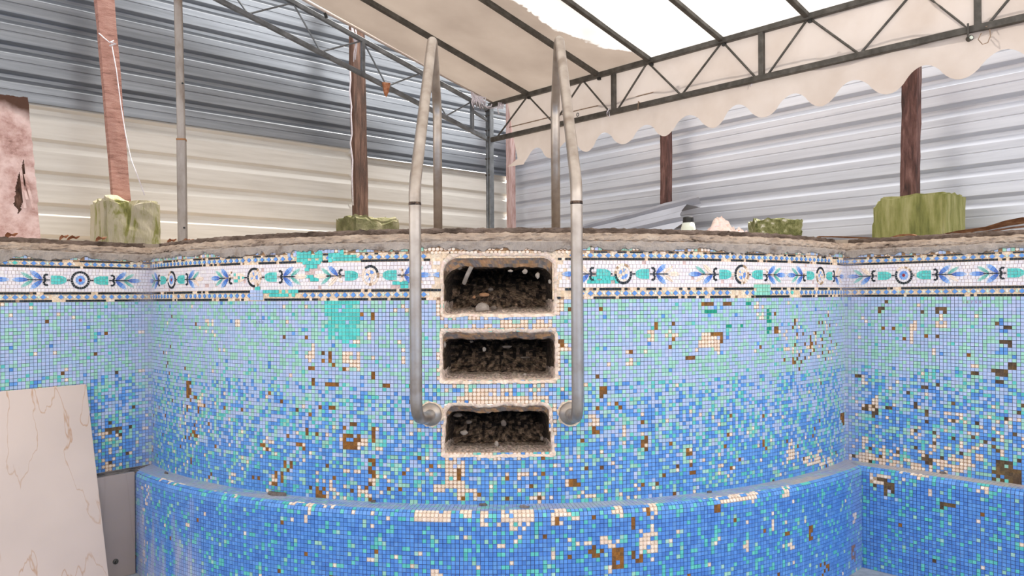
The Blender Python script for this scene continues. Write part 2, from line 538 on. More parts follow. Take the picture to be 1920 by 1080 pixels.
class Wall:
    def __init__(self, kind, off=0.0):
        self.kind, self.off = kind, off

    def map(self, s, z, n=0.0):
        n = n + self.off
        if self.kind == 'c':
            th = s / (PR + self.off)
            return (PC[0] + (PR + n) * math.sin(th), PC[1] - (PR + n) * math.cos(th), CZ + z)
        if self.kind == 'l':
            return (CL[0] - DL[0] * s + NL[0] * n, CL[1] - DL[1] * s + NL[1] * n, CZ + z)
        return (CR[0] + DR[0] * s + NR[0] * n, CR[1] + DR[1] * s + NR[1] * n, CZ + z)

    def frame(self, s):
        if self.kind == 'c':
            th = s / (PR + self.off)
            return Vector((math.cos(th), math.sin(th), 0)), Vector((math.sin(th), -math.cos(th), 0))
        if self.kind == 'l':
            return Vector((-DL[0], -DL[1], 0)), Vector((NL[0], NL[1], 0))
        return Vector((DR[0], DR[1], 0)), Vector((NR[0], NR[1], 0))

    def px(self, px, py, n=0.0):
        """(s, z) where the line of sight through a pixel meets this wall."""
        r = ray(px, py)
        n = n + self.off
        if self.kind == 'c':
            a = r[0] ** 2 + r[1] ** 2
            b = -2 * (r[0] * PC[0] + r[1] * PC[1])
            c = PC[0] ** 2 + PC[1] ** 2 - (PR + n) ** 2
            t = (-b - math.sqrt(max(0, b * b - 4 * a * c))) / (2 * a)
            x, y = r[0] * t, r[1] * t
            return math.atan2(x - PC[0], PC[1] - y) * (PR + self.off), r[2] * t
        c0, nn, dd = (CL, NL, (-DL[0], -DL[1])) if self.kind == 'l' else (CR, NR, DR)
        p0 = (c0[0] + nn[0] * n, c0[1] + nn[1] * n)
        t = (p0[0] * nn[0] + p0[1] * nn[1]) / (r[0] * nn[0] + r[1] * nn[1])
        x, y = r[0] * t - c0[0], r[1] * t - c0[1]
        return x * dd[0] + y * dd[1], r[2] * t


WC, WL, WR = Wall('c'), Wall('l'), Wall('r')
S_L, S_R = -PR * TH, PR * TH
RANGE = {'c': (S_L, S_R), 'l': (-1.9, 0.0), 'r': (0.0, 1.9)}

# palettes (as the glass itself is coloured)
PERI = [lin(174, 191, 222), lin(181, 193, 224), lin(171, 191, 220), lin(186, 195, 223), lin(172, 194, 219)]
MINT = [lin(158, 208, 184), lin(167, 213, 190), lin(154, 204, 180), lin(168, 210, 196)]
AQUA = [lin(98, 196, 186), lin(90, 186, 180), lin(108, 202, 188)]
BLUE = [lin(94, 148, 214), lin(102, 156, 219), lin(88, 140, 206), lin(108, 160, 221)]
DEEP = [lin(86, 138, 208), lin(92, 146, 214), lin(80, 130, 200), lin(100, 152, 214)]
TEAL = [lin(84, 198, 188), lin(92, 206, 194), lin(78, 190, 180)]
TEALD = [lin(72, 184, 172)]
CREAM = [lin(244, 220, 196), lin(238, 212, 188), lin(248, 228, 208)]
BROWN = [lin(158, 106, 54), lin(146, 98, 52), lin(130, 92, 58)]
BROWN2 = [lin(112, 92, 70), lin(124, 98, 68), lin(98, 80, 64)]
WHITE = [lin(236, 226, 224), lin(232, 222, 224), lin(240, 230, 226)]
BLACK = [lin(24, 32, 36), lin(18, 24, 28), lin(34, 40, 46)]
GROUT = lin(70, 74, 92)
GROUT2 = lin(120, 96, 98)
GROUTC = lin(236, 208, 190)

# damage read off the photograph: x, y, w, h in its pixels, kind, chance
PATCH = [
    # turquoise repairs
    (612, 566, 60, 30, 'T', .8), (618, 590, 54, 50, 'T', .85), (600, 600, 20, 30, 'T', .5), (640, 636, 28, 18, 'T', .4), (604, 568, 14, 20, 'T', .3),
    # around the niches
    (815, 560, 15, 32, 'C', .75), (1040, 560, 18, 32, 'C', .8), (1040, 548, 18, 14, 'C', 1), (828, 590, 110, 10, 'C', .45), (938, 598, 100, 18, 'C', .8), (828, 607, 110, 12, 'C', .25),
    (1040, 633, 30, 27, 'C', .75), (1046, 638, 14, 10, 'B', .6), (822, 612, 8, 110, 'C', .55), (1038, 660, 12, 60, 'C', .6), (868, 728, 92, 22, 'C', .82), (855, 744, 175, 13, 'C', .85), (995, 716, 45, 18, 'C', .45),
    (838, 716, 40, 10, 'C', .35), (818, 760, 14, 66, 'C', .6), (1036, 745, 8, 110, 'C', .35), (835, 855, 34, 62, 'C', .85), (857, 880, 8, 22, 'B', 1), (815, 905, 24, 18, 'C', .6), (890, 855, 60, 12, 'C', .35), (860, 918, 34, 18, 'C', .7), (865, 928, 9, 10, 'B', 1), (945, 888, 62, 22, 'C', .4), (950, 897, 8, 7, 'B', 1), (990, 904, 8, 8, 'B', 1), (990, 928, 48, 9, 'C', .8), (1010, 930, 8, 7, 'B', 1),
    (1070, 898, 18, 16, 'B', .95), (1062, 900, 8, 10, 'C', 1), (1078, 920, 40, 16, 'C', .45), (1104, 780, 22, 20, 'C', .7), (1113, 800, 12, 16, 'B', .7), (1168, 800, 9, 32, 'C', .7), (1200, 818, 16, 28, 'B', .6),
    # left of the ladder
    (694, 585, 10, 16, 'B', .8), (676, 585, 7, 7, 'B', 1), (690, 623, 9, 16, 'C', 1), (640, 656, 33, 40, 'C', .75), (640, 685, 10, 10, 'B', .7), (692, 690, 14, 24, 'B', .7), (664, 638, 8, 7, 'C', 1), (752, 573, 8, 8, 'C', 1), (745, 636, 10, 8, 'C', 1), (752, 647, 10, 40, 'C', .35), (768, 718, 16, 8, 'B', 1), (720, 720, 10, 7, 'B', 1),
    (643, 814, 32, 28, 'B', .92), (668, 822, 22, 18, 'C', .8), (695, 802, 8, 28, 'B', .85), (656, 793, 17, 8, 'B', .8), (640, 800, 8, 9, 'B', 1), (688, 862, 16, 40, 'B', .8), (510, 882, 20, 26, 'B', .75), (532, 862, 20, 22, 'B', .75), (556, 830, 20, 14, 'B', .6), (485, 818, 34, 38, 'C', .3), (490, 830, 30, 26, 'B', .3), (592, 915, 18, 20, 'B', .6), (604, 900, 30, 34, 'C', .3), (428, 889, 24, 14, 'C', .6), (640, 880, 70, 50, 'C', .12), (640, 900, 60, 30, 'B', .12), (672, 916, 24, 16, 'C', .5), (540, 760, 60, 60, 'B', .06), (350, 740, 20, 90, 'B', .22), (340, 735, 40, 100, 'C', .10), (440, 840, 12, 40, 'B', .15),
    (570, 572, 6, 7, 'C', 1), (528, 618, 9, 18, 'B', .7), (536, 600, 8, 9, 'C', 1), (573, 640, 20, 42, 'C', .35), (605, 660, 18, 26, 'B', .35), (580, 690, 12, 30, 'B', .4), (395, 600, 8, 26, 'C', .7), (365, 598, 40, 34, 'C', .10), (440, 598, 10, 14, 'C', .8), (612, 716, 24, 8, 'B', .7), (350, 715, 8, 24, 'B', .7),
    # right half of the curve
    (1313, 567, 24, 8, 'B', .9), (1354, 566, 22, 8, 'B', .9), (1320, 582, 24, 7, 'D', 1), (1400, 564, 10, 7, 'D', 1), (1438, 582, 7, 42, 'D', .7), (1388, 607, 7, 7, 'D', 1), (1363, 609, 7, 7, 'D', 1), (1312, 624, 36, 28, 'C', .85), (1325, 624, 30, 8, 'B', .8), (1350, 632, 8, 10, 'B', 1), (1340, 650, 12, 14, 'C', .6), (1286, 668, 24, 7, 'B', .8), (1418, 585, 12, 16, 'C', .8), (1415, 564, 16, 16, 'C', .5), (1449, 612, 9, 14, 'B', 1), (1460, 620, 20, 50, 'C', .18), (1480, 600, 80, 80, 'B', .10), (1480, 600, 90, 80, 'C', .08), (1126, 722, 12, 22, 'B', .85), (1150, 755, 24, 14, 'B', .75), (1138, 748, 9, 18, 'C', .5), (1176, 656, 9, 9, 'C', 1), (1182, 657, 7, 7, 'B', 1), (1114, 676, 9, 34, 'B', .3), (1170, 672, 14, 14, 'C', .5), (1250, 648, 7, 7, 'B', 1), (1240, 615, 30, 20, 'C', .25), (1215, 622, 10, 18, 'C', .6), (1088, 712, 16, 12, 'C', .5), (1220, 700, 60, 120, 'C', .03), (1285, 832, 28, 18, 'C', .35), (1285, 838, 14, 18, 'B', .4), (1288, 880, 24, 10, 'B', .6), (1430, 825, 10, 16, 'B', .4), (1345, 862, 10, 14, 'C', .6), (1476, 826, 12, 40, 'C', .5), (1470, 845, 70, 22, 'C', .25), (1505, 856, 56, 16, 'C', .7),
    # right wall
    (1657, 562, 8, 9, 'B', 1), (1645, 575, 14, 7, 'B', 1), (1727, 582, 8, 8, 'B', 1), (1756, 578, 16, 12, 'B', .8), (1762, 590, 9, 9, 'C', 1), (1705, 608, 8, 40, 'C', .9), (1713, 600, 8, 28, 'C', .8), (1755, 602, 18, 15, 'C', .9), (1755, 627, 8, 8, 'B', 1), (1615, 592, 10, 16, 'C', .7), (1827, 590, 8, 8, 'C', 1), (1866, 604, 18, 7, 'B', .8), (1885, 612, 14, 8, 'B', 1), (1873, 637, 26, 8, 'B', 1), (1890, 645, 8, 8, 'B', 1), (1888, 680, 17, 13, 'B', .9), (1862, 693, 28, 13, 'B', .95), (1822, 697, 17, 8, 'B', .95), (1864, 712, 17, 8, 'B', 1), (1875, 600, 16, 34, 'U', .5), (1870, 652, 20, 12, 'U', .6), (1604, 703, 14, 7, 'B', 1), (1724, 722, 16, 8, 'B', 1), (1754, 718, 8, 8, 'B', 1), (1616, 705, 10, 14, 'C', .8), (1824, 684, 8, 8, 'C', 1), (1748, 655, 8, 8, 'C', 1),
    (1615, 760, 26, 8, 'B', .9), (1660, 762, 14, 8, 'B', .9), (1637, 766, 8, 16, 'B', .8), (1600, 744, 44, 30, 'C', .22), (1575, 775, 8, 20, 'B', .9), (1600, 820, 70, 46, 'C', .28), (1650, 838, 200, 46, 'C', .24), (1590, 850, 70, 16, 'C', .6), (1650, 862, 170, 24, 'C', .55), (1600, 818, 60, 40, 'B', .05), (1700, 758, 220, 110, 'C', .05), (1700, 750, 220, 120, 'B', .04), (1850, 820, 20, 8, 'B', .9), (1732, 854, 14, 16, 'B', .8), (1776, 772, 8, 20, 'C', .7), (1856, 880, 58, 28, 'B', .9), (1866, 864, 36, 20, 'B', .9), (1780, 776, 20, 14, 'C', .6),
    # left wall
    (187, 812, 40, 14, 'C', .7), (196, 802, 30, 14, 'B', .6), (57, 573, 7, 7, 'C', 1), (104, 586, 8, 8, 'C', 1), (66, 600, 7, 8, 'C', 1), (100, 658, 7, 8, 'C', 1), (260, 618, 9, 9, 'C', 1), (262, 690, 9, 9, 'C', 1), (176, 838, 60, 40, 'C', .10), (176, 868, 40, 14, 'C', .5),
]
PATCH_LOW = [
    (775, 958, 74, 22, 'C', .8), (865, 957, 30, 18, 'C', .85), (898, 958, 16, 28, 'C', .8), (928, 956, 8, 40, 'C', .25), (940, 955, 64, 22, 'C', .92), (952, 972, 46, 24, 'C', .45), (1030, 952, 30, 36, 'C', .75), (1044, 972, 8, 10, 'B', 1), (1056, 960, 40, 16, 'C', .3), (1150, 945, 20, 22, 'C', .6), (1208, 940, 28, 22, 'C', .85), (1212, 955, 10, 10, 'B', 1), (1216, 965, 9, 36, 'C', .8), (1200, 1000, 34, 40, 'C', .75), (1186, 1036, 20, 22, 'B', .6), (1062, 1012, 46, 10, 'C', .7), (1100, 1025, 30, 24, 'B', .5), (1120, 1008, 40, 22, 'C', .6), (1144, 1030, 22, 38, 'B', .85), (1138, 1060, 10, 16, 'C', .7), (1196, 970, 8, 28, 'C', .6), (1106, 970, 8, 8, 'B', 1), (1180, 980, 10, 10, 'B', .7), (1062, 1040, 9, 16, 'B', .7), (872, 1002, 8, 10, 'C', 1), (935, 1018, 9, 9, 'C', 1), (960, 1015, 8, 8, 'C', 1), (1018, 1005, 8, 8, 'B', 1), (1030, 1035, 9, 16, 'C', .8), (790, 1066, 42, 16, 'C', .5), (790, 1064, 10, 16, 'B', .8), (690, 1045, 10, 10, 'C', 1), (722, 965, 8, 22, 'C', .8), (660, 955, 40, 12, 'C', .6), (700, 1020, 8, 16, 'B', .3), (955, 1055, 9, 8, 'C', 1),
    (1250, 985, 30, 60, 'C', .05), (1320, 925, 100, 16, 'C', .6), (1340, 948, 10, 10, 'B', 1), (1310, 940, 10, 10, 'C', .8), (1466, 910, 14, 20, 'C', .8), (1444, 958, 8, 34, 'C', .6), (1514, 980, 12, 32, 'B', .6), (1396, 1015, 10, 22, 'C', .8), (1466, 1020, 22, 8, 'C', .9), (1472, 994, 9, 9, 'B', 1), (1536, 1056, 18, 24, 'B', .3), (1400, 920, 26, 14, 'C', .7),
    (1630, 890, 30, 14, 'D2', .7), (1633, 884, 40, 30, 'C', .35), (1655, 905, 20, 22, 'B', .85), (1640, 895, 26, 16, 'B', .5), (1660, 918, 24, 20, 'U', .3), (1762, 942, 30, 10, 'B', .7), (1684, 884, 60, 16, 'C', .5), (1830, 914, 26, 14, 'C', .5), (1740, 915, 8, 14, 'C', .8), (1745, 1050, 8, 8, 'B', 1), (1832, 972, 8, 8, 'C', 1), (1838, 1058, 8, 8, 'C', 1), (1908, 1020, 8, 8, 'C', 1), (1598, 960, 8, 20, 'C', .8), (1596, 1020, 7, 30, 'B', .8),
    (640, 985, 60, 8, 'C', .05), (540, 935, 110, 16, 'C', .25), (400, 915, 160, 16, 'C', .22), (300, 885, 120, 24, 'C', .35), (350, 980, 8, 8, 'C', .8), (562, 1012, 10, 24, 'C', .5), (575, 945, 10, 18, 'C', .8), (556, 968, 20, 14, 'C', .5), (265, 900, 14, 180, 'C', .18),
]


def patch_kind(px, py, table, rr):
    k = None
    for x, y, w, h, t, p in table:
        if x <= px <= x + w and y <= py <= y + h and rr.random() < p:
            k = t
    return k


NICHES = [(831, 480, 1039, 588), (829, 622, 1041, 712), (832, 760, 1036, 850)]
NICHE_SZ = []
for (x0, y0, x1, y1) in NICHES:
    a = WC.px(x0, y0)
    b = WC.px(x1, y1)
    NICHE_SZ.append((a[0], b[0], b[1], a[1]))          # s0, s1, z0, z1


def in_niche(s, z, e=0.0):
    for i, (s0, s1, z0, z1) in enumerate(NICHE_SZ):
        if z0 - e < z < z1 + e:
            c, h = (s0 + s1) / 2, (s1 - s0) / 2
            k = max(0, min(1, (z - z0) / (z1 - z0))) * .055 if i == 2 else 0
            if c - h * (1 - k) - e < s < c + h * (1 - 1.25 * k) + e:
                return True
    return False


# flanges of the ladder: tiles are cut away round them
def main_colour(row, s, px, py, wall, rr):
    """Colour and kind of one tile of the main field: row counts down from the border."""
    k = patch_kind(px, py, PATCH, rr)
    if k == 'T':
        return 'tile', jit(rr.choice(TEAL), .06, rr)
    if k == 'C':
        return 'cream', jit(rr.choice(CREAM), .06, rr)
    if k == 'B':
        return 'hole', jit(rr.choice(BROWN if wall.kind == 'c' else BROWN2), .15, rr)
    if k == 'D':
        return 'tile', jit(lin(30, 150, 120), .1, rr)
    if k == 'U':
        return 'tile', jit(rr.choice(BLUE), .045, rr)
    q = rr.random()
    edge = 20.6
    if row < edge:
        nz = fbm(s * 9, row * 0.16, 3.0)
        pm = 0.34 + 0.22 * nz
        if q < 0.004: c, kk = rr.choice(CREAM), 'cream'
        elif q < 0.008: c, kk = rr.choice(BROWN), 'hole'
        elif q < 0.016: c, kk = rr.choice(BLUE), 'tile'
        elif q < 0.03: c, kk = rr.choice(AQUA), 'tile'
        elif q < 0.03 + pm: c, kk = rr.choice(MINT), 'tile'
        else: c, kk = rr.choice(PERI), 'tile'
        return kk, jit(c, .045, rr)
    t = min(1.0, (row - edge) / 25.0)
    nz = 0.5 * fbm(s * 7, row * 0.13, 9.0)
    pb = min(.80, max(.05, 0.12 + 0.60 * t + 0.25 * nz))
    pa = 0.11
    pmn = 0.22 - 0.08 * t
    pc = 0.004 + 0.028 * t
    ph = 0.003 + 0.012 * t
    if q < pc: return 'cream', jit(rr.choice(CREAM), .06, rr)
    if q < pc + ph: return 'hole', jit(rr.choice(BROWN if wall.kind == 'c' else BROWN2), .15, rr)
    q = rr.random()
    if q < pb: return 'tile', jit(rr.choice(BLUE), .045, rr)
    if q < pb + pa: return 'tile', jit(rr.choice(AQUA), .045, rr)
    if q < pb + pa + pmn: return 'tile', jit(rr.choice(MINT), .045, rr)
    return 'tile', jit(rr.choice(PERI), .045, rr)


def lime(c, s, wall):
    """Pale lime bloom where the walls meet in the corners."""
    if wall.kind == 'c':
        d = min(s - S_L, S_R - s)
    else:
        d = abs(s)
    k = 0.45 * max(0.0, 1 - d / 0.10)
    return mix(c, lin(196, 196, 214), k)


class Tiles:
    """Joined tesserae on a wall: every one a raised, bevelled piece of its own."""
    def __init__(self, fmap):
        self.m, self.v, self.f, self.c = fmap, [], [], []

    def cell(self, s0, s1, z0, z1, col, h=0.0022, g=0.00052, bev=0.0004):
        s0, s1, z0, z1 = s0 + g, s1 - g, z0 + g, z1 - g
        b = len(self.v)
        for (e, n) in ((0, 0.0), (bev, h)):
            for s, z in ((s0 + e, z0 + e), (s1 - e, z0 + e), (s1 - e, z1 - e), (s0 + e, z1 - e)):
                self.v.append(self.m(s, z, n))
        self.f += [(b + 4, b + 5, b + 6, b + 7)] + [(b + i, b + (i + 1) % 4, b + 4 + (i + 1) % 4, b + 4 + i) for i in range(4)]
        self.c += [col] * 5

    def poly(self, pts, col, h=0.003, bev=0.0006):
        cx = sum(p[0] for p in pts) / len(pts)
        cz = sum(p[1] for p in pts) / len(pts)
        n = len(pts)
        b = len(self.v)
        for (k, hh) in ((0, 0.0), (bev, h)):
            for s, z in pts:
                d = math.hypot(s - cx, z - cz) or 1
                f = max(0.2, 1 - k / d)
                self.v.append(self.m(cx + (s - cx) * f, cz + (z - cz) * f, hh))
        self.f += [tuple(b + n + i for i in range(n))] + [(b + i, b + (i + 1) % n, b + n + (i + 1) % n, b + n + i) for i in range(n)]
        self.c += [col] * (n + 1)

    def rounded(self, s0, s1, z0, z1, col, h=0.002):
        g = 0.0010
        s0, s1, z0, z1 = s0 + g, s1 - g, z0 + g, z1 - g
        e = 0.0032
        self.poly([(s0 + e, z0), (s1 - e, z0), (s1, z0 + e), (s1, z1 - e), (s1 - e, z1), (s0 + e, z1), (s0, z1 - e), (s0, z0 + e)], col, h, 0.001)

    def build(self, name, parent, mat=None, kind=None):
        if not self.v:
            return None
        return mesh_obj(name, self.v, self.f, mat or M['tile'], parent, self.c, kind=kind)


def mortar_line(s, key):
    """Height (above the camera) of the ragged lower edge of the grey render."""
    return 0.1650 + 0.016 * fbm(s * 7, key, 0.3) + 0.007 * fbm(s * 40, key, 5.0)


PIECE_MESH = {}


def piece_mesh(w, h, t, kind):
    k = (round(w, 5), round(h, 5), round(t, 5), kind)
    if k in PIECE_MESH:
        return PIECE_MESH[k]
    g, bev = (0.00052, 0.0004) if kind == 'tile' else (0.0010, 0.001)
    x, y = w / 2 - g, h / 2 - g
    if kind == 'tile':
        sec = [(-x, -y), (x, -y), (x, y), (-x, y)]
    else:
        e = 0.0032
        sec = [(-x + e, -y), (x - e, -y), (x, -y + e), (x, y - e), (x - e, y), (-x + e, y), (-x, y - e), (-x, -y + e)]
    n = len(sec)
    vs = [(a, b, 0) for a, b in sec] + [(a * (1 - bev / abs(x)), b * (1 - bev / abs(y)), t) for a, b in sec]
    fs = [tuple(n + i for i in range(n))] + [(i, (i + 1) % n, n + (i + 1) % n, n + i) for i in range(n)]
    me = bpy.data.meshes.new('mosaic_tile')
    me.from_pydata(vs, [], fs)
    me.materials.append(M['tile_piece'])
    PIECE_MESH[k] = me
    return me


def single_tile(parent, p, tx, up, nrm, w, h, t, col, kind):
    o = bpy.data.objects.new('mosaic_tile', piece_mesh(w, h, t, kind))
    m = Matrix.Identity(4)
    for i, ax in enumerate((tx, up, nrm)):
        m[0][i], m[1][i], m[2][i] = ax
    m[0][3], m[1][3], m[2][3] = p
    o.parent = parent
    o.matrix_world = m
    o.color = (*col, 1)
    COL.objects.link(o)


def field(wall, parent, n_single):
    """Substrate and tiles of one upper wall, from the border's foot to the ledge."""
    rr = random.Random({'c': 1, 'l': 2, 'r': 3}[wall.kind])
    lo, hi = RANGE[wall.kind]
    ncol = int(round((hi - lo) / PITCH))
    ds = (hi - lo) / ncol
    nrow = 51
    T = Tiles(wall.map)
    sub = MB()
    cells = []
    for r in range(nrow):
        z1 = -0.011 - r * PITCH
        z0 = z1 - PITCH
        dz = 0.0006 * fbm(r * 1.7, 0.4)
        for c in range(ncol):
            s0 = lo + c * ds
            s1 = s0 + ds
            sc, zc = (s0 + s1) / 2, (z0 + z1) / 2
            if wall.kind == 'c' and in_niche(sc, zc):
                continue
            px, py = proj(wall.map(sc, zc))
            kk, col = main_colour(r, sc, px, py, wall, rr)
            if wall.kind == 'c' and in_niche(sc, zc, 0.007) and rr.random() < .6:
                kk, col = 'cream', rr.choice(CREAM)
            g = mix(GROUT, GROUT2, min(1, max(0, r / 51 + .5 * fbm(sc * 2, zc * 2))))
            if kk == 'hole':
                g = col
            elif kk == 'cream':
                g = mix(BROWN[0], CREAM[0], .35)
            elif col[1] > col[2] * 1.02 and col[0] < .15:
                g = GROUTC
            if kk != 'hole':
                g = lime(g, sc, wall)
            sub.add([wall.map(s0, z0), wall.map(s1, z0), wall.map(s1, z1), wall.map(s0, z1)], [(0, 1, 2, 3)], g)
            if kk != 'hole':
                p = Vector(wall.map(sc, zc))
                cells.append(((p - Vector(O3)).length, s0, s1, z0, z1, kk, lime(col, sc, wall), sc, zc))
    order = sorted(range(len(cells)), key=lambda i: cells[i][0])
    # those in the frame that show largest are pieces of their own
    pick = []
    for i in order:
        q = proj(wall.map(cells[i][7], cells[i][8]))
        if 4 < q[0] < 1916 and 4 < q[1] < 1076 and not (wall.kind == 'l' and q[0] < 175 and q[1] > 720):
            pick.append(i)
        if len(pick) >= n_single:
            break
    pick = set(pick)
    for i, (d, s0, s1, z0, z1, kk, col, sc, zc) in enumerate(cells):
        if i in pick:
            tx, nn = wall.frame(sc)
            single_tile(parent, wall.map(sc, zc), tx, Vector((0, 0, 1)), nn, s1 - s0, z1 - z0, 0.0022 if kk == 'tile' else 0.0016, col, kk)
        elif kk == 'tile':
            T.cell(s0, s1, z0, z1, col)
        else:
            T.rounded(s0, s1, z0, z1, col)
    T.build('mosaic_tiles', parent, kind='stuff')
    return sub


BAND_REPAIR = [(557, 470, 48, 22, 'T'), (568, 488, 34, 16, 'T'), (572, 502, 16, 20, 'T'), (582, 520, 16, 8, 'T'), (494, 543, 66, 14, 'T'), (474, 537, 14, 8, 'T'), (616, 474, 22, 18, 'T'), (624, 477, 52, 13, 'T'), (638, 468, 14, 10, 'T'), (736, 527, 30, 14, 'T'), (1100, 525, 60, 7, 'T'), (1104, 518, 54, 8, 'T'), (1413, 533, 30, 21, 'M'), (470, 543, 24, 20, 'P'), (540, 474, 16, 8, 'P')]


def band_patch(px, py):
    for x, y, w, h, k in BAND_REPAIR:
        if x <= px <= x + w and y <= py <= y + h:
            return k
    return None


def border(wall, parent, sub):
    """White mosaic border: rows of black, blue lozenges and white tesserae."""
    rr = random.Random({'c': 11, 'l': 12, 'r': 13}[wall.kind])
    lo, hi = RANGE[wall.kind]
    key = {'c': 0.0, 'l': 4.0, 'r': 8.0}[wall.kind]
    T = Tiles(wall.map)
    bed = [lin(242, 214, 182), lin(238, 206, 172), lin(246, 222, 194)]

    def ok(s, z, e=0.006):
        if wall.kind == 'c' and in_niche(s, z, e):
            return False
        return z < mortar_line(s, key) + 0.004

    def near_niche(s, z):
        return wall.kind == 'c' and in_niche(s, z, 0.045)

    # bed
    n = int((hi - lo) / 0.014)
    zs = [-0.011, -0.002, 0.0, 0.0187, 0.030, 0.045, 0.06, 0.075, 0.09, 0.105, 0.125, 0.134, 0.151, 0.158, 0.175, 0.196]
    for i in range(n):
        s0 = lo + (hi - lo) * i / n
        s1 = lo + (hi - lo) * (i + 1) / n
        for a, b in zip(zs[:-1], zs[1:]):
            sc, zc = (s0 + s1) / 2, (a + b) / 2
            if wall.kind == 'c' and in_niche(sc, zc):
                continue
            if 0.03 <= a < 0.125:
                col = lin(244, 218, 190) if near_niche(sc, zc) else lin(222, 192, 184)
            elif zc > 0.158:
                col = lin(168, 130, 96)
            else:
                col = jit(rr.choice(bed), .05, rr)
            sub.add([wall.map(s0, a), wall.map(s1, a), wall.map(s1, b), wall.map(s0, b)], [(0, 1, 2, 3)], col)
    # white field
    ph = 0.095 / 7
    for r in range(7):
        off = rr.uniform(0, 0.012)
        s = lo - off
        while s < hi:
            w = rr.uniform(0.0118, 0.0150)
            a, b = max(s, lo), min(s + w, hi)
            s += w
            if b - a < .003:
                continue
            sc, zc = (a + b) / 2, 0.030 + (r + .5) * ph
            if not ok(sc, zc):
                continue
            px, py = proj(wall.map(sc, zc))
            if band_patch(px, py):
                continue
            damp = 0.45 if near_niche(sc, zc) else 0.025
            if wall.kind == 'c' and rr.random() < damp * (1 if sc > 0 else 1.4):
                continue
            T.cell(a, b, 0.030 + r * ph, 0.030 + (r + 1) * ph, lime(jit(rr.choice(WHITE), .03, rr), sc, wall), h=0.0025, g=0.0004)
    # black lines
    for (za, zb, pm, key2) in ((0.151, 0.158, .62, 1.1), (0.1255, 0.1345, .22, 2.2), (0.0195, 0.0290, .22, 3.3), (-0.0105, -0.0012, .30, 4.4)):
        s = lo
        while s < hi:
            w = rr.uniform(0.010, 0.014)
            a, b = s, min(s + w, hi)
            s += w
            sc, zc = (a + b) / 2, (za + zb) / 2
            if not ok(sc, zc, .004):
                continue
            px, py = proj(wall.map(sc, zc))
            if band_patch(px, py):
                continue
            miss = fbm(sc * 11, key2 + key, 1.0) + 0.25 * rr.uniform(-1, 1)
            thr = 0.55 - pm - (0.45 if near_niche(sc, zc) else 0) - (0.02 if wall.kind == 'c' else -0.30)
            if miss > thr:
                if rr.random() < .45:
                    T.cell(a, b, za, zb, jit(lin(150, 118, 92) if rr.random() < .4 else rr.choice(CREAM), .1, rr), h=0.001)
                continue
            T.cell(a, b, za, zb, lime(jit(rr.choice(BLACK), .2, rr), sc, wall), h=0.003, g=0.0005)
    # lozenges
    for (za, zb, key2) in ((0.134, 0.151, 1.0), (0.0, 0.0187, 2.0)):
        zc, hz = (za + zb) / 2, (zb - za) / 2
        s = lo + 0.012
        while s < hi - 0.008:
            px, py = proj(wall.map(s, zc))
            if ok(s, zc) and not band_patch(px, py):
                dam = fbm(s * 6, key2 + key, 7.0) > (0.12 if near_niche(s, zc) else 0.48)
                w = 0.0104
                if not dam:
                    T.poly([(s - w, zc), (s, zc - hz), (s + w, zc), (s, zc + hz)], lime(jit(lin(96, 146, 210), .08, rr), s, wall), h=0.003)
                    for sg in (-1, 1):
                        x = s + sg * 0.0162
                        if rr.random() < .8:
                            T.poly([(x - .0055, zc + sg * .0005), (x + .001, zc - hz * .7), (x + .0055, zc), (x - .001, zc + hz * .7)] if sg > 0 else [(x - .004, zc + hz * .9), (x - .0005, zc + hz * .2), (x + .004, zc + hz * .9)], lime(rr.choice([lin(236, 230, 214), lin(206, 226, 208), lin(240, 232, 220)]), s, wall), h=0.0022)
                elif rr.random() < .3:
                    T.poly([(s - w, zc), (s, zc - hz * .9), (s + w, zc), (s, zc + hz * .9)], jit(rr.choice(TEAL), .06, rr), h=0.003)
            s += 0.0325
    # rows of field tiles above the border, most of it under the render
    for r in range(2):
        za = 0.1595 + r * PITCH
        s = lo
        while s < hi - .005:
            a, b = s, s + PITCH
            s += PITCH
            sc, zc = (a + b) / 2, za + PITCH / 2
            if not ok(sc, zc):
                continue
            near = wall.kind == 'c' and -0.25 < sc < 0.25
            q = rr.random()
            if q < (.72 if near else .3):
                T.rounded(a, b, za, za + PITCH, jit(rr.choice(CREAM), .05, rr))
            elif q < .9:
                T.cell(a, b, za, za + PITCH, jit(rr.choice(PERI + MINT), .06, rr))
    # cream lines of bed tesserae over the first niche
    if wall.kind == 'c':
        s0, s1, z0, z1 = NICHE_SZ[0]
        s = s0 - .045
        while s < s1 + .045:
            for r in range(3):
                za = z1 + .006 + r * .0125
                if za + .012 < mortar_line(s, key) + .004 and rr.random() < .85 and za < 0.155:
                    T.rounded(s, s + .0135, za, za + .0125, jit(rr.choice(CREAM), .05, rr), h=0.004)
            s += .0138
    # repairs
    for x, y, w, h, k in BAND_REPAIR:
        sa, za = wall.px(x, y + h)
        sb, zb = wall.px(x + w, y)
        if sb < lo or sa > hi or not (lo < (sa + sb) / 2 < hi):
            continue
        pal = {'T': TEAL, 'M': [lin(150, 214, 190), lin(140, 208, 182)], 'P': PERI}[k]
        ns, nz = max(1, round((sb - sa) / .0148)), max(1, round((zb - za) / .0138))
        for i in range(ns):
            for j in range(nz):
                edge = i in (0, ns - 1) or j in (0, nz - 1)
                if rr.random() < (.14 if edge else .04):
                    continue
                a = sa + (sb - sa) * i / ns
                c = za + (zb - za) * j / nz
                if not ok(a, c):
                    continue
                T.cell(a, a + (sb - sa) / ns, c, c + (zb - za) / nz, jit(rr.choice(pal), .06, rr), h=0.0035, g=0.0005)
    T.build('border_tesserae', parent, kind='stuff')


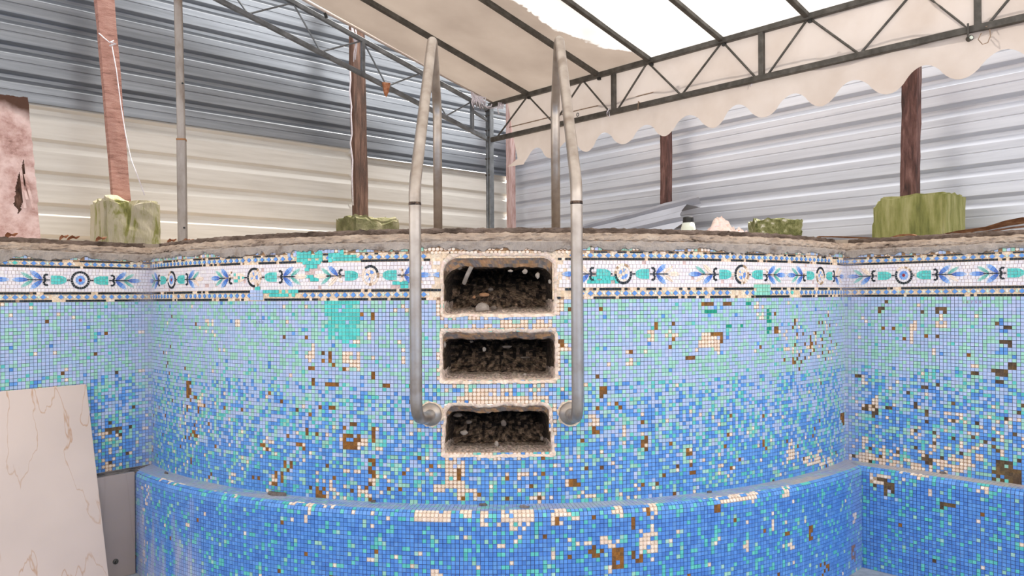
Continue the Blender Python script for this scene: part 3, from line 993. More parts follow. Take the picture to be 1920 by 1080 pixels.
def motif(wall, parent, s0, z0, dmg, rr, halves=(1, 1), sc=1.0):
    """One medallion with its two tulips and sprays. dmg 0..1: how much of it is gone."""
    lo, hi = RANGE[wall.kind]

    def part(name, polys, h=0.0042):
        T = Tiles(wall.map)
        for pts, col in polys:
            q = [(s0 + a * sc, z0 + b) for a, b in pts]
            m = sum(p[0] for p in q) / len(q)
            mz = sum(p[1] for p in q) / len(q)
            if not (lo + .004 < m < hi - .004):
                continue
            if wall.kind == 'c' and in_niche(m, mz, .012):
                continue
            T.poly(q, lime(col, m, wall), h, 0.0004)
        return T.build(name, parent)

    def lost():
        return rr.random() < dmg

    # ring of black tesserae
    ring = []
    nseg = 22
    hole = rr.uniform(0, 6.28)
    for i in range(nseg):
        a0 = 2 * math.pi * (i + .05) / nseg
        a1 = 2 * math.pi * (i + .95) / nseg
        gone = (math.cos((a0 + a1) / 2 - hole) > 1 - 2.0 * dmg) if dmg > .12 else False
        col = rr.choice(CREAM) if gone else jit(rr.choice(BLACK), .2, rr)
        if gone and rr.random() < .4:
            col = jit(lin(170, 138, 104), .1, rr)
        ro, ri = (.0374, .0284)
        ring.append(([(ro * math.cos(a0), ro * math.sin(a0)), (ro * math.cos(a1), ro * math.sin(a1)), (ri * math.cos(a1), ri * math.sin(a1)), (ri * math.cos(a0), ri * math.sin(a0))], col))
    part('medallion_ring', ring)
    disc = []
    keep = not (dmg > .3 and rr.random() < .55)
    for i in range(12):
        a0 = 2 * math.pi * (i + .06) / 12
        a1 = 2 * math.pi * (i + .94) / 12
        for (ri, ro, cols) in ((.0195, .0278, WHITE), (.0075, .0185, [lin(120, 164, 226), lin(150, 184, 232), lin(104, 150, 218)])):
            c = jit(rr.choice(cols), .05, rr) if (keep or rr.random() < .35) else jit(rr.choice(CREAM), .04, rr)
            disc.append(([(ro * math.cos(a0), ro * math.sin(a0)), (ro * math.cos(a1), ro * math.sin(a1)), (ri * math.cos(a1), ri * math.sin(a1)), (ri * math.cos(a0), ri * math.sin(a0))], c))
    core = [(.0065 * math.cos(t * math.pi / 4), .0065 * math.sin(t * math.pi / 4)) for t in range(8)]
    disc.append((core, lin(150, 38, 52) if keep else CREAM[0]))
    part('medallion_disc', disc)
    for sg, on in zip((-1, 1), halves):
        if not on:
            continue
        F_ = lambda pts: [(sg * a, b) for a, b in pts][::sg]
        # connectors
        stem = []
        for a in (.0385, .0455):
            stem.append((F_([(a, -.003), (a + .0062, -.003), (a + .0062, .003), (a, .003)]), jit(rr.choice(BLACK), .2, rr) if not lost() else CREAM[1]))
        part('border_stem', stem)
        # tulip
        tul = []
        gone = lost() and rr.random() < .5
        nn = 5
        for i in range(nn):
            a0, a1 = .053 + .058 * i / nn + .0004, .053 + .058 * (i + 1) / nn - .0004
            w0 = .0178 * min(1, .42 + .9 * (i / nn) ** .5)
            w1 = .0178 * min(1, .42 + .9 * ((i + 1) / nn) ** .5)
            for j in range(3):
                f0, f1 = -1 + 2 * j / 3 + .02, -1 + 2 * (j + 1) / 3 - .02
                c = jit(rr.choice(TEAL if (i + j) % 2 else TEALD + AQUA), .08, rr)
                if gone and rr.random() < .7:
                    c = jit(rr.choice(CREAM), .04, rr)
                tul.append((F_([(a0, w0 * f0), (a1, w1 * f0), (a1, w1 * f1), (a0, w0 * f1)]), c))
        part('mosaic_tulip', tul)
        # scrolls
        sc_ = []
        for ud in (-1, 1):
            pts = [(.130, .0015), (.1355, .007), (.1365, .014), (.132, .0200), (.1265, .0215), (.122, .019)]
            th_ = [.0050, .0054, .0052, .0052, .0056, .0050]
            gone = lost() and rr.random() < .6
            for i in range(len(pts) - 1):
                (x0, y0), (x1, y1) = pts[i], pts[i + 1]
                dx, dy = x1 - x0, y1 - y0
                L = math.hypot(dx, dy)
                nx, ny = -dy / L, dx / L
                a, b = th_[i] * .75, th_[i + 1] * .75
                q = [(x0 + nx * a, (y0 + ny * a)), (x0 - nx * a, (y0 - ny * a)), (x1 - nx * b, (y1 - ny * b)), (x1 + nx * b, (y1 + ny * b))]
                q = [(x, ud * y) for x, y in q]
                if ud < 0:
                    q = q[::-1]
                c = jit(rr.choice(BLACK), .2, rr)
                if gone:
                    c = jit(rr.choice(CREAM + [lin(150, 122, 92)]), .05, rr)
                sc_.append((F_(q), c))
        part('mosaic_scroll', sc_)
        st = []
        for i in range(7):
            a = .114 + .012 * i
            st.append((F_([(a, -.0024), (a + .0116, -.0024), (a + .0116, .0024), (a, .0024)]), jit(rr.choice(BLACK), .2, rr) if not (lost() and rr.random() < .4) else jit(lin(150, 122, 92), .1, rr)))
        part('border_stem', st)

        def leaf(x0, y0, x1, y1, w, cols, gone):
            L = math.hypot(x1 - x0, y1 - y0)
            ux, uy = (x1 - x0) / L, (y1 - y0) / L
            prof = [(0, .30), (.28, .85), (.55, 1.0), (.8, .75), (1.0, .12)]
            out = []
            for (t0, w0), (t1, w1), c in zip(prof[:-1], prof[1:], cols):
                for sd in (-1, 1):
                    e = .0004 * sd
                    q = [(x0 + ux * L * t0 - uy * e, y0 + uy * L * t0 + ux * e), (x0 + ux * L * t1 - uy * e, y0 + uy * L * t1 + ux * e),
                         (x0 + ux * L * t1 - uy * sd * w * w1, y0 + uy * L * t1 + ux * sd * w * w1), (x0 + ux * L * t0 - uy * sd * w * w0, y0 + uy * L * t0 + ux * sd * w * w0)]
                    if sd < 0:
                        q = q[::-1]
                    out.append((F_(q), jit(c, .07, rr) if not gone else jit(rr.choice(CREAM), .04, rr)))
            part('mosaic_leaf', out)

        bl = [lin(68, 104, 182), lin(92, 136, 204), lin(134, 168, 220), lin(178, 198, 228)]
        gr = [lin(92, 172, 160), lin(118, 190, 174), lin(148, 204, 190), lin(178, 214, 204)]
        for ud in (-1, 1):
            leaf(.144, ud * .003, .186, ud * .036, .0092, bl, lost() and rr.random() < .5)
            leaf(.178, ud * .003, .219, ud * .029, .0062, gr, lost() and rr.random() < .5)
        leaf(.194, 0, .250, 0, .0092, bl, lost() and rr.random() < .4)


Z_M = 0.0775
MOTIFS = {
    'l': [(150, 527, 0.0, (1, 1)), (-130, 527, .1, (1, 1))],
    'c': [(323, 523, .15, (1, 1)), (478, 518, .38, (1, 1)), (695, 515, .75, (1, 1)), (930, 515, .9, (1, 1)), (1168, 513, .45, (1, 1)), (1390, 515, .5, (1, 1)), (1537, 516, .6, (1, 1))],
    'r': [(1695, 516, .25, (1, 1)), (1950, 510, .3, (1, 1))],
}

wall_center = tag(empty('wall_center'), 'bulging curved pool wall of blue and mint mosaic with three dark step holes', kind='structure')
wall_left = tag(empty('wall_left'), 'straight mosaic pool wall to the left behind the cream marble slab', kind='structure')
wall_right = tag(empty('wall_right'), 'straight mosaic pool wall to the right with many missing tiles', kind='structure')
for w, par, nsg in ((WC, wall_center, 300), (WL, wall_left, 300), (WR, wall_right, 300)):
    sub = field(w, par, nsg)
    border(w, par, sub)
    sub.build('mortar_bed', M['bed'], par)
    rr = random.Random(ord(w.kind))
    ss = [w.px(px, py) for px, py, d, h in MOTIFS[w.kind]]
    for i, ((px, py, d, hv), (s, z)) in enumerate(zip(MOTIFS[w.kind], ss)):
        gap = min([abs(s - q[0]) for j, q in enumerate(ss) if j != i] or [.52])
        motif(w, par, s, Z_M, d, rr, hv, sc=min(1.0, gap / 0.508))


# step holes
def niche(idx, rect, parent):
    s0, s1, z0, z1 = rect
    rr = random.Random(40 + idx)
    cs, cz = (s0 + s1) / 2, (z0 + z1) / 2
    hs, hz = (s1 - s0) / 2, (z1 - z0) / 2
    n = 180
    rad_t, rad_b = (.052 if idx == 0 else .018 if idx == 1 else .022), .012

    def outline(sx, st, sb, jag, seed):
        pts = []
        a, t, q = hs - sx, hz - st, hz - sb
        H_, m0 = (t + q) / 2, (t - q) / 2
        per = 2 * (2 * a + 2 * H_)
        for i in range(n):
            d = per * i / n
            if d < 2 * a: x, z = -a + d, -H_
            elif d < 2 * a + 2 * H_: x, z = a, -H_ + (d - 2 * a)
            elif d < 4 * a + 2 * H_: x, z = a - (d - 2 * a - 2 * H_), H_
            else: x, z = -a, H_ - (d - 4 * a - 2 * H_)
            r = min(rad_t if z > 0 else rad_b, H_ * .9)
            ox, oz = max(0, abs(x) - (a - r)), max(0, abs(z) - (H_ - r))
            if ox > 0 and oz > 0:
                L = math.hypot(ox, oz)
                f = min(1, r / L)
                x = math.copysign(a - r + ox * f, x)
                z = math.copysign(H_ - r + oz * f, z)
            z += m0
            if idx == 2:
                x *= 1 - .055 * (z + hz) / (2 * hz) * (1 if x < 0 else 1.25)
            z += .006 * fbm(x * 14, 3.0 + idx, seed * .05) * (1 if z > 0 else .5)
            k = jag * fbm(x * 40, z * 40, seed + idx * 3.1)
            L = math.hypot(x, z) or 1
            pts.append((x + k * x / L, z + k * z / L))
        return pts

    deep = (0.24, 0.15, 0.13)[idx]
    ct = (.040, .027, .025)[idx]
    loops = [(outline(-.0095, -.0095, -.0105, .005, 1), .0036), (outline(-.001, .000, -.001, .005, 2), .0036), (outline(.001, .004, .001, .003, 3), -.003), (outline(.002, ct * .4, .002, .003, 3), -.009), (outline(.0025, ct * .7, .003, .003, 4), -.016),
             (outline(.003, ct, .004, .004, 4), -.024), (outline(.007, ct + .003, .010, .004, 5), -.045), (outline(.011, ct + .004, .016, .005, 6), -.070), (outline(.015, ct + .005, .021, .007, 7), -.100)]
    nb_ = len(loops)
    back = loops[-1][0]
    for f in (.93, .86, .79, .72, .65, .58, .51, .44, .37, .30, .23, .16, .09):
        loops.append(([(x * f, z * f) for x, z in back], None))
    P_ = []
    for k, (pts, dep) in enumerate(loops):
        row = []
        for x, z in pts:
            if dep is None:
                t = min(1, max(0, (z + hz * .35) / (hz * .8)))
                dd = -(0.100 + (deep - 0.100) * t) + .022 * fbm(x * 22, z * 22, 9 + idx) + .008 * fbm(x * 70, z * 70, 3.0)
                dd = min(dd, -.075)
            else:
                dd = dep + (.007 * fbm(x * 30, z * 30, k) if k > 2 else 0)
            row.append(WC.map(cs + x, cz + z, dd))
        P_.append(row)

    def shell(k0, k1, cap):
        V, Fc, Cc = [], [], []
        for k in range(k0, k1 + 1):
            V += P_[k]
        for k in range(k0, k1):
            for i in range(n):
                j = (i + 1) % n
                b0 = (k - k0) * n
                Fc.append((b0 + i, b0 + j, b0 + n + j, b0 + n + i))
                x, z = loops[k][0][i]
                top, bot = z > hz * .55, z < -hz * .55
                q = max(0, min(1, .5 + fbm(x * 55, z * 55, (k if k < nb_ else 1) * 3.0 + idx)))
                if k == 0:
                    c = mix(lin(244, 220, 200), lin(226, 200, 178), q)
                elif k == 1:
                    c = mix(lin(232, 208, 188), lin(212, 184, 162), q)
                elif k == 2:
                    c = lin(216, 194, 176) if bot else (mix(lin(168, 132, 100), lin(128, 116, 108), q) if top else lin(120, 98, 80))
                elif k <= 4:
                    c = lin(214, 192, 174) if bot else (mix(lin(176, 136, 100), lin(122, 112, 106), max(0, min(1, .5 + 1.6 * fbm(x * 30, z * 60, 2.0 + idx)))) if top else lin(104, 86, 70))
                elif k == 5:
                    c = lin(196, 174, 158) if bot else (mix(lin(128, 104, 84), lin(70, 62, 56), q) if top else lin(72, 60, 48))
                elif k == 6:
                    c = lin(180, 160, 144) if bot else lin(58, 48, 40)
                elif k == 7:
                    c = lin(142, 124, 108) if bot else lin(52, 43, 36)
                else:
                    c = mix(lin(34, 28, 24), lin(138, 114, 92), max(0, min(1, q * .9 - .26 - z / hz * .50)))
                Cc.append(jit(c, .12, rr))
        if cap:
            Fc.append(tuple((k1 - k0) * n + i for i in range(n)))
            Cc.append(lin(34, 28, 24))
        return V, Fc, Cc

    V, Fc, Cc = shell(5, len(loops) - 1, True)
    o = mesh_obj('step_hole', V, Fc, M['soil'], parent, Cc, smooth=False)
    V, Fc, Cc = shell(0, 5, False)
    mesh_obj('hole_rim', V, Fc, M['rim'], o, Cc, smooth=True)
    return o


def wpt(px, py, n):
    s, z = WC.px(px, py, n)
    return WC.map(s, z, n)


STONE = noise_mat('pale_stone', [(0.3, lin(120, 108, 96)), (0.6, lin(170, 156, 142)), (0.8, lin(196, 184, 170))], scale=30, rough=0.95)
STONED = noise_mat('dirty_stone', [(0.3, lin(70, 60, 52)), (0.7, lin(122, 108, 96))], scale=30, rough=0.95)
BRICKM = noise_mat('orange_brick', [(0.3, lin(130, 92, 62)), (0.7, lin(176, 130, 92))], scale=30, rough=0.95)
holes = [niche(i, r, wall_center) for i, r in enumerate(NICHE_SZ)]
for i, lab in enumerate(('topmost step hole, deep and rounded above', 'middle step hole with ragged upper edge', 'lowest step hole with pale sill')):
    holes[i]['label'] = lab
for (hi_, px, py, n, r, sq, m_) in [
    (0, 904, 577, -.045, .021, (1.25, .9, .8), STONE), (0, 908, 553, -.075, .013, (1.5, .9, .6), BRICKM), (0, 889, 557, -.08, .006, (1, 1, 1), BRICKM),
    (0, 957, 508, -.02, .008, (1.1, .8, .6), STONE), (0, 984, 509, -.022, .009, (1, .8, 1), STONE), (0, 1008, 516, -.03, .009, (.9, .8, 1.3), STONE), (0, 1031, 528, -.016, .007, (.9, .8, 1.1), STONE),
    (0, 926, 577, -.05, .009, (1.2, .8, .8), STONED), (0, 920, 543, -.08, .009, (1.1, .8, .8), STONED), (0, 862, 502, -.03, .009, (1.1, .8, .9), STONED),
    (1, 833, 646, -.02, .009, (.8, .6, 1.2), STONE), (1, 884, 640, -.06, .007, (1, .8, .8), STONED), (1, 908, 655, -.09, .007, (1, .6, 1.2), STONE), (1, 950, 650, -.09, .012, (1.5, .6, .5), STONED), (1, 985, 670, -.09, .010, (1.6, .6, .4), STONED), (1, 984, 702, -.03, .006, (1, .8, .7), STONE),
    (2, 870, 811, -.05, .010, (1.4, .8, .8), STONE), (2, 879, 791, -.07, .009, (1.3, .8, .8), STONED), (2, 944, 793, -.07, .011, (1, .7, 1.0), STONED), (2, 931, 832, -.035, .009, (.9, .8, 1.1), STONE), (2, 1016, 822, -.03, .007, (.8, .8, 1.1), STONED), (2, 858, 778, -.06, .012, (1.4, .8, .7), STONED),
]:
    rock('stone', wpt(px, py, n), r, m_, holes[hi_], seed=px, sq=sq, sub=2)
# stub of an old tread support sticking out in the topmost hole
b = MB()
b.tube([wpt(884, 500, -.02), wpt(876, 516, -.035), wpt(870, 531, -.06)], .0075, 8)
b.build('pipe_stub', STONE, holes[0])

# stamped numbers on two tiles
RED = noise_mat('red_ink', [(0.3, lin(150, 44, 70)), (0.7, lin(168, 60, 84))], scale=20)
INK = noise_mat('grey_ink', [(0.3, lin(66, 66, 84)), (0.7, lin(84, 84, 100))], scale=20)


def digit(ch, wall, parent, px, py, size, mat):
    s, z = wall.px(px, py, .0036)
    cu = bpy.data.curves.new('tile_digit', 'FONT')
    cu.body = ch
    cu.size = size
    cu.align_x = 'CENTER'
    cu.align_y = 'CENTER'
    cu.extrude = 0.0001
    cu.materials.append(mat)
    o = bpy.data.objects.new('tile_digit', cu)
    tx, nn = wall.frame(s)
    m = Matrix.Identity(4)
    for i, ax in enumerate((tx, Vector((0, 0, 1)), nn)):
        m[0][i], m[1][i], m[2][i] = ax
    m.translation = wall.map(s, z, .0036)
    o.parent = parent
    o.matrix_world = m
    COL.objects.link(o)


for ch, px in zip('10750', (1807, 1814, 1822, 1830, 1838)):
    digit(ch, WR, wall_right, px, 566.6, .0125, RED)
for ch, px in zip('1090', (475.5, 481, 486.5, 492.5)):
    digit(ch, WC, wall_center, px, 604.3, .0105, INK)

# ------------------------------------------------------------------ ledge and lower walls
BN = 0.10                      # how far the lower wall stands out
BRAD = 0.018
U0 = BN - BRAD                 # length of the flat ledge
U1 = U0 + BRAD * math.pi / 2   # end of the rounded nose
U2 = U1 + (CZ + Z_LEDGE - BRAD)


def bench_nz(u):
    if u <= U0:
        return u, Z_LEDGE, 0.0
    if u <= U1:
        a = (u - U0) / BRAD
        return U0 + BRAD * math.sin(a), Z_LEDGE - BRAD + BRAD * math.cos(a), a
    return BN, Z_LEDGE - BRAD - (u - U1), math.pi / 2


def bench_map(wall):
    def f(s, v, h):
        u = -v                                   # v runs upwards, as z does on the walls
        n, z, a = bench_nz(u)
        n, z = n + h * math.sin(a), z + h * math.cos(a)
        if wall.kind == 'c':
            th = s / (PR + BN)
            return (PC[0] + (PR + n) * math.sin(th), PC[1] - (PR + n) * math.cos(th), CZ + z)
        return wall.map(s, z, n)
    return f


def d_arc(p): return math.hypot(p[0] - PC[0], p[1] - PC[1]) - PR
def d_right(p): return (p[0] - CR[0]) * NR[0] + (p[1] - CR[1]) * NR[1]
def d_left(p): return (p[0] - CL[0]) * NL[0] + (p[1] - CL[1]) * NL[1]


def bench(wall, parent, n_single):
    rr = random.Random({'c': 21, 'l': 22, 'r': 23}[wall.kind])
    f = bench_map(wall)
    lo, hi = RANGE[wall.kind]
    if wall.kind == 'c':
        lo, hi = lo * (PR + BN) / PR, hi * (PR + BN) / PR
    ncol = int(round((hi - lo) / .01395))
    ds = (hi - lo) / ncol
    rows = []
    u = 0.0
    for seg, k in ((U0, 6), (U1, 2), (U2, 28)):
        a = u
        for i in range(k):
            rows.append((a + (seg - a) * i / k, a + (seg - a) * (i + 1) / k))
        u = seg
    T = Tiles(f)
    sub = MB()
    singles = []
    for r, (ua, ub) in enumerate(rows):
        for c in range(ncol):
            s0, s1 = lo + c * ds, lo + (c + 1) * ds
            sc, uc = (s0 + s1) / 2, (ua + ub) / 2
            p = f(sc, -uc, 0)
            if wall.kind == 'c' and (d_right(p) < d_arc(p) - 1e-4 or d_left(p) < d_arc(p) - 1e-4):
                continue
            if wall.kind == 'r' and d_arc(p) < d_right(p) - 8e-3:
                continue
            px, py = proj(p)
            k = patch_kind(px, py, PATCH_LOW, rr) if r >= 5 else None
            kk = 'tile'
            q = rr.random()
            if r < 6:
                dirt = .5 + .5 * fbm(sc * 5, uc * 14, 2.0) + (.25 if wall.kind == 'r' or abs(sc) > 1.1 else 0)
                col = mix(rr.choice(DEEP + BLUE + AQUA), lin(196, 178, 164) if wall.kind == 'r' or sc > 1.2 else lin(176, 172, 180), max(.25, min(.92, dirt)))
            elif r < 9:
                col = rr.choice(BLUE) if q < .8 else rr.choice(AQUA)
            else:
                nz = .05 * fbm(sc * 6, uc * 6, 1.0)
                col = rr.choice(AQUA) if q < .13 + nz else (rr.choice(MINT) if q < .155 + nz else rr.choice(DEEP))
                if wall.kind == 'c' and q > .994: kk, col = 'cream', rr.choice(CREAM)
                if q < .003: kk, col = 'hole', rr.choice(BROWN)
            if k == 'C': kk, col = 'cream', rr.choice(CREAM)
            elif k == 'B': kk, col = 'hole', rr.choice(BROWN2 if wall.kind == 'r' else BROWN)
            elif k == 'D2': kk, col = 'cream', lin(190, 160, 124)
            elif k == 'U': kk, col = 'tile', rr.choice(PERI + MINT)
            col = jit(col, .06, rr)
            # lime streaks low at the left end
            if wall.kind == 'c' and r > 8 and sc < -1.05:
                w = max(0, min(.7, (fbm(sc * 12, uc * 3, 4.0) + .25 + 2.2 * (uc - .35)) * min(1, (-1.05 - sc) / .25)))
                col = mix(col, lin(190, 186, 200), w)
            if wall.kind == 'c':
                e = max(0.0, 1 - (hi * .905 - abs(sc)) / .12)
                col = mix(col, lin(150, 160, 196), .35 * min(1, e))
            g = mix(lin(66, 66, 100), lin(140, 96, 96), max(0, min(1, .45 + fbm(sc * 3, uc * 3, 5.0))))
            if r < 6: g = lin(158, 144, 136)
            if kk == 'hole': g = col
            if kk == 'cream': g = mix(CREAM[1], BROWN[0], .25)
            sub.add([f(s0, -ub, 0), f(s1, -ub, 0), f(s1, -ua, 0), f(s0, -ua, 0)], [(0, 1, 2, 3)], g)
            if kk == 'hole':
                continue
            if r >= 9 and 4 < px < 1916 and py < 1074 and p[2] > 0.01:
                singles.append(((Vector(p) - Vector(O3)).length, s0, s1, ua, ub, kk, col))
            elif kk == 'tile':
                T.cell(s0, s1, -ub, -ua, col, h=0.0022 if r >= 6 else .0015)
            else:
                T.rounded(s0, s1, -ub, -ua, col, .0018)
    singles.sort(key=lambda t: t[0])
    for i, (d, s0, s1, ua, ub, kk, col) in enumerate(singles):
        if i < n_single:
            sc, uc = (s0 + s1) / 2, (ua + ub) / 2
            w2 = Wall('c', BN) if wall.kind == 'c' else wall
            tx, nn = w2.frame(sc)
            single_tile(parent, f(sc, -uc, 0), tx, Vector((0, 0, 1)), nn, s1 - s0, ub - ua, .0022 if kk == 'tile' else .0018, col, kk)
        elif kk == 'tile':
            T.cell(s0, s1, -ub, -ua, col, h=.0022)
        else:
            T.rounded(s0, s1, -ub, -ua, col, .0018)
    T.build('mosaic_tiles', parent, kind='stuff')
    sub.build('mortar_bed', M['bed'], parent)


wall_center_base = tag(empty('wall_center_base'), 'lower curved pool wall of deep blue mosaic with a rounded ledge on top', kind='structure')
wall_right_base = tag(empty('wall_right_base'), 'lower straight pool wall of deep blue mosaic on the right', kind='structure')
bench(WC, wall_center_base, 300)
bench(WR, wall_right_base, 300)
# left lower wall: plain mortar mass behind the marble, dirt on its top
b = MB()
vs = []
for s in (-1.9, 0.16):
    for (n, z) in ((0.0, Z_LEDGE), (.088, Z_LEDGE), (.088, -CZ), (0, -CZ)):
        vs.append(WL.map(s, z, n))
b.add(vs, [(0, 1, 5, 4), (1, 2, 6, 5), (0, 3, 2, 1), (4, 5, 6, 7)])
wlb = b.build('wall_left_base', M['ledge_dirt'])
tag(wlb, 'lower left pool wall with a dirty bare mortar ledge', kind='structure')

# unseen rest of the basin behind the viewer, added to block low light
b = MB()
for w in (WL, WR):
    e = -1.9 if w.kind == 'l' else 1.9
    f_ = -6.0 if w.kind == 'l' else 6.0
    b.add([w.map(e, .241, 0), w.map(f_, .241, 0), w.map(f_, -CZ, 0), w.map(e, -CZ, 0)], [(0, 1, 2, 3)])
pl, pr2 = WL.map(-6.0, 0), WR.map(6.0, 0)
b.add([(pl[0], pl[1], CZ + .241), (pr2[0], pr2[1], CZ + .241), (pr2[0], pr2[1], 0), (pl[0], pl[1], 0)], [(0, 1, 2, 3)])
tag(b.build('added_wall_back', attr_mat('added_plain_pool_wall', src='obj', rough=.5)), 'unseen plain blue pool wall behind the viewer, added to block low light', kind='structure').color = (*lin(110, 156, 214), 1)
# floor of the pool
b = MB()
b.add([(-6, -2, 0), (6, -2, 0), (6, 4.2, 0), (-6, 4.2, 0)], [(0, 1, 2, 3)])
tag(b.build('floor', M['floor']), 'pale pool floor', kind='structure')

# dirt and flakes lying on the ledge
b = MB()
rr = random.Random(5)
for (px, py, sz) in [(520, 929, .035), (905, 949, .014), (985, 953, .016), (312, 889, .016), (1405, 905, .008), (1432, 899, .007), (1450, 903, .006), (1553, 872, .012), (1626, 862, .018), (1770, 889, .012), (660, 938, .012), (1120, 938, .008), (700, 943, .008), (1330, 925, .008), (1250, 930, .007)]:
    wl = WC if px < 1590 else WR
    r0 = ray(px, py)
    t = Z_LEDGE / r0[2]
    p = Vector(O3 + r0 * t)
    tx = Vector((1, 0, 0))
    if px < 1590:
        th = math.atan2(p.x - PC[0], PC[1] - p.y)
        tx = Vector((math.cos(th), math.sin(th), 0))
    ty = Vector((-tx.y, tx.x, 0))
    pts = []
    for k in range(7):
        a = 2 * math.pi * k / 7
        q = sz * rr.uniform(.6, 1.1)
        pts.append(p + tx * q * 1.3 * math.cos(a) + ty * q * .45 * math.sin(a) + Vector((0, 0, .002)))
    top = [v + Vector((0, 0, rr.uniform(.003, .009))) for v in pts]
    b.add(pts + top, [tuple(range(7, 14))] + [(i, (i + 1) % 7, 7 + (i + 1) % 7, 7 + i) for i in range(7)])
tag(b.build('mortar_crumbs', M['ledge_dirt'], kind='stuff'), 'grey mortar crumbs and flakes lying on the mosaic ledge', 'debris')

# ------------------------------------------------------------------ coping: render, screed, slab edge, deck
LONG = {'c': (S_L - .06, S_R + .06), 'l': (-1.9, .06), 'r': (-.06, 1.9)}


def strip(wall, prof, ds, mat, name, parent, amp, key, colf=None, seed=0.0):
    """Rough band along a wall; prof(s) -> list of (n, z)."""
    lo, hi = LONG[wall.kind]
    k = int((hi - lo) / ds)
    V, Fc = [], []
    m = None
    for i in range(k + 1):
        s = lo + (hi - lo) * i / k
        pr = prof(s)
        m = len(pr)
        for j, (n, z) in enumerate(pr):
            q = amp if 0 < j < m - 1 else amp * .3
            V.append(wall.map(s, z + q * .6 * fbm(s * 35, j * 1.3, key + seed), n + q * fbm(s * 28, j * 2.1 + 7, key + seed + 3)))
    for i in range(k):
        for j in range(m - 1):
            a = i * m + j
            Fc.append((a, a + m, a + m + 1, a + 1))
    return mesh_obj(name, V, Fc, mat, parent)


cop = {}
for w, side, key in ((WC, 'center', 0.0), (WL, 'left', 4.0), (WR, 'right', 8.0)):
    lab = {'center': 'broken mortar coping along the curved pool edge', 'left': 'broken mortar coping along the left pool edge', 'right': 'broken mortar coping along the right pool edge'}[side]
    root = tag(empty('trim_' + {'center': '1', 'left': '2', 'right': '3'}[side]), lab, kind='structure')
    extra = .012 if w.kind != 'c' else 0

    def pr_render(s, w=w, key=key):
        z0 = mortar_line(s, key) - (.012 * max(0, fbm(s * 4, 11.0 + key)) if w.kind != 'c' else 0)
        if w.kind == 'l' and s < -.52:
            z0 -= .03 * min(1, (-.52 - s) / .05)
        return [(.0005, z0 - .001), (.0085, z0 + .0015), (.0105, (z0 + .19) / 2), (.010, .188), (.006, .1935), (-.004, .194)]

    def pr_screed(s):
        return [(-.002, .1925), (.004, .195), (.0055, .2005), (.002, .207), (-.002, .213), (-.008, .2185), (-.020, .2225), (-.05, .223)]

    def pr_slab(s):
        d = .008 * fbm(s * 8, 3.0)
        return [(-.045, .220), (-.042 + d, .226), (-.042 + d, .236), (-.046 + d, .2425), (-.075, .243), (-.16, .243)]

    strip(w, pr_render, .004, M['render'], 'grey_render', root, .0045, key)
    strip(w, pr_screed, .005, M['screed'], 'sandy_screed', root, .0080, key + 20)
    strip(w, pr_slab, .006, M['slab'], 'slab_edge', root, .007, key + 40)

pts = []
for i in range(9):
    pts.append(WL.map(-3.0 + (3.0 - .10) * i / 8, .241, -.10))
for i in range(41):
    s = S_L + .0 + (S_R - S_L) * i / 40
    pts.append(WC.map(s, .241, -.10))
for i in range(9):
    pts.append(WR.map(.10 + 2.9 * i / 8, .241, -.10))
outer = [(12, pts[-1][1], CZ + .241), (12, 14, CZ + .241), (-12, 14, CZ + .241), (-12, pts[0][1], CZ + .241)]
poly = pts + outer
low = [(x, y, z - .045) for x, y, z in poly]
n = len(poly)
deck = mesh_obj('ground', poly + low, [tuple(range(n)), tuple(range(2 * n - 1, n - 1, -1))] + [(i, n + i, n + (i + 1) % n, (i + 1) % n) for i in range(n)], M['deck'])
tag(deck, 'concrete deck round the pool', kind='structure')
ZD = CZ + .242

# ------------------------------------------------------------------ ladder rails
YR, YF = 2.393, 3.28


def arc(c, r, a0, a1, n):
    return [(c[0] + r * math.cos(math.radians(a0 + (a1 - a0) * i / n)), c[1] + r * math.sin(math.radians(a0 + (a1 - a0) * i / n))) for i in range(n + 1)]


def fillet(pts, rads, n=8):
    out = [pts[0]]
    for i in range(1, len(pts) - 1):
        p, a, b = Vector(pts[i]), Vector(pts[i - 1]), Vector(pts[i + 1])
        d0, d1 = (a - p).normalized(), (b - p).normalized()
        ang = d0.angle(d1)
        t = min(rads[i - 1] / math.tan(ang / 2), (a - p).length * .48, (b - p).length * .48)
        q0, q1 = p + d0 * t, p + d1 * t
        for k in range(n + 1):
            u = k / n
            out.append(tuple((q0 * (1 - u) ** 2 + p * 2 * u * (1 - u) + q1 * u ** 2)))
    out.append(pts[-1])
    return out


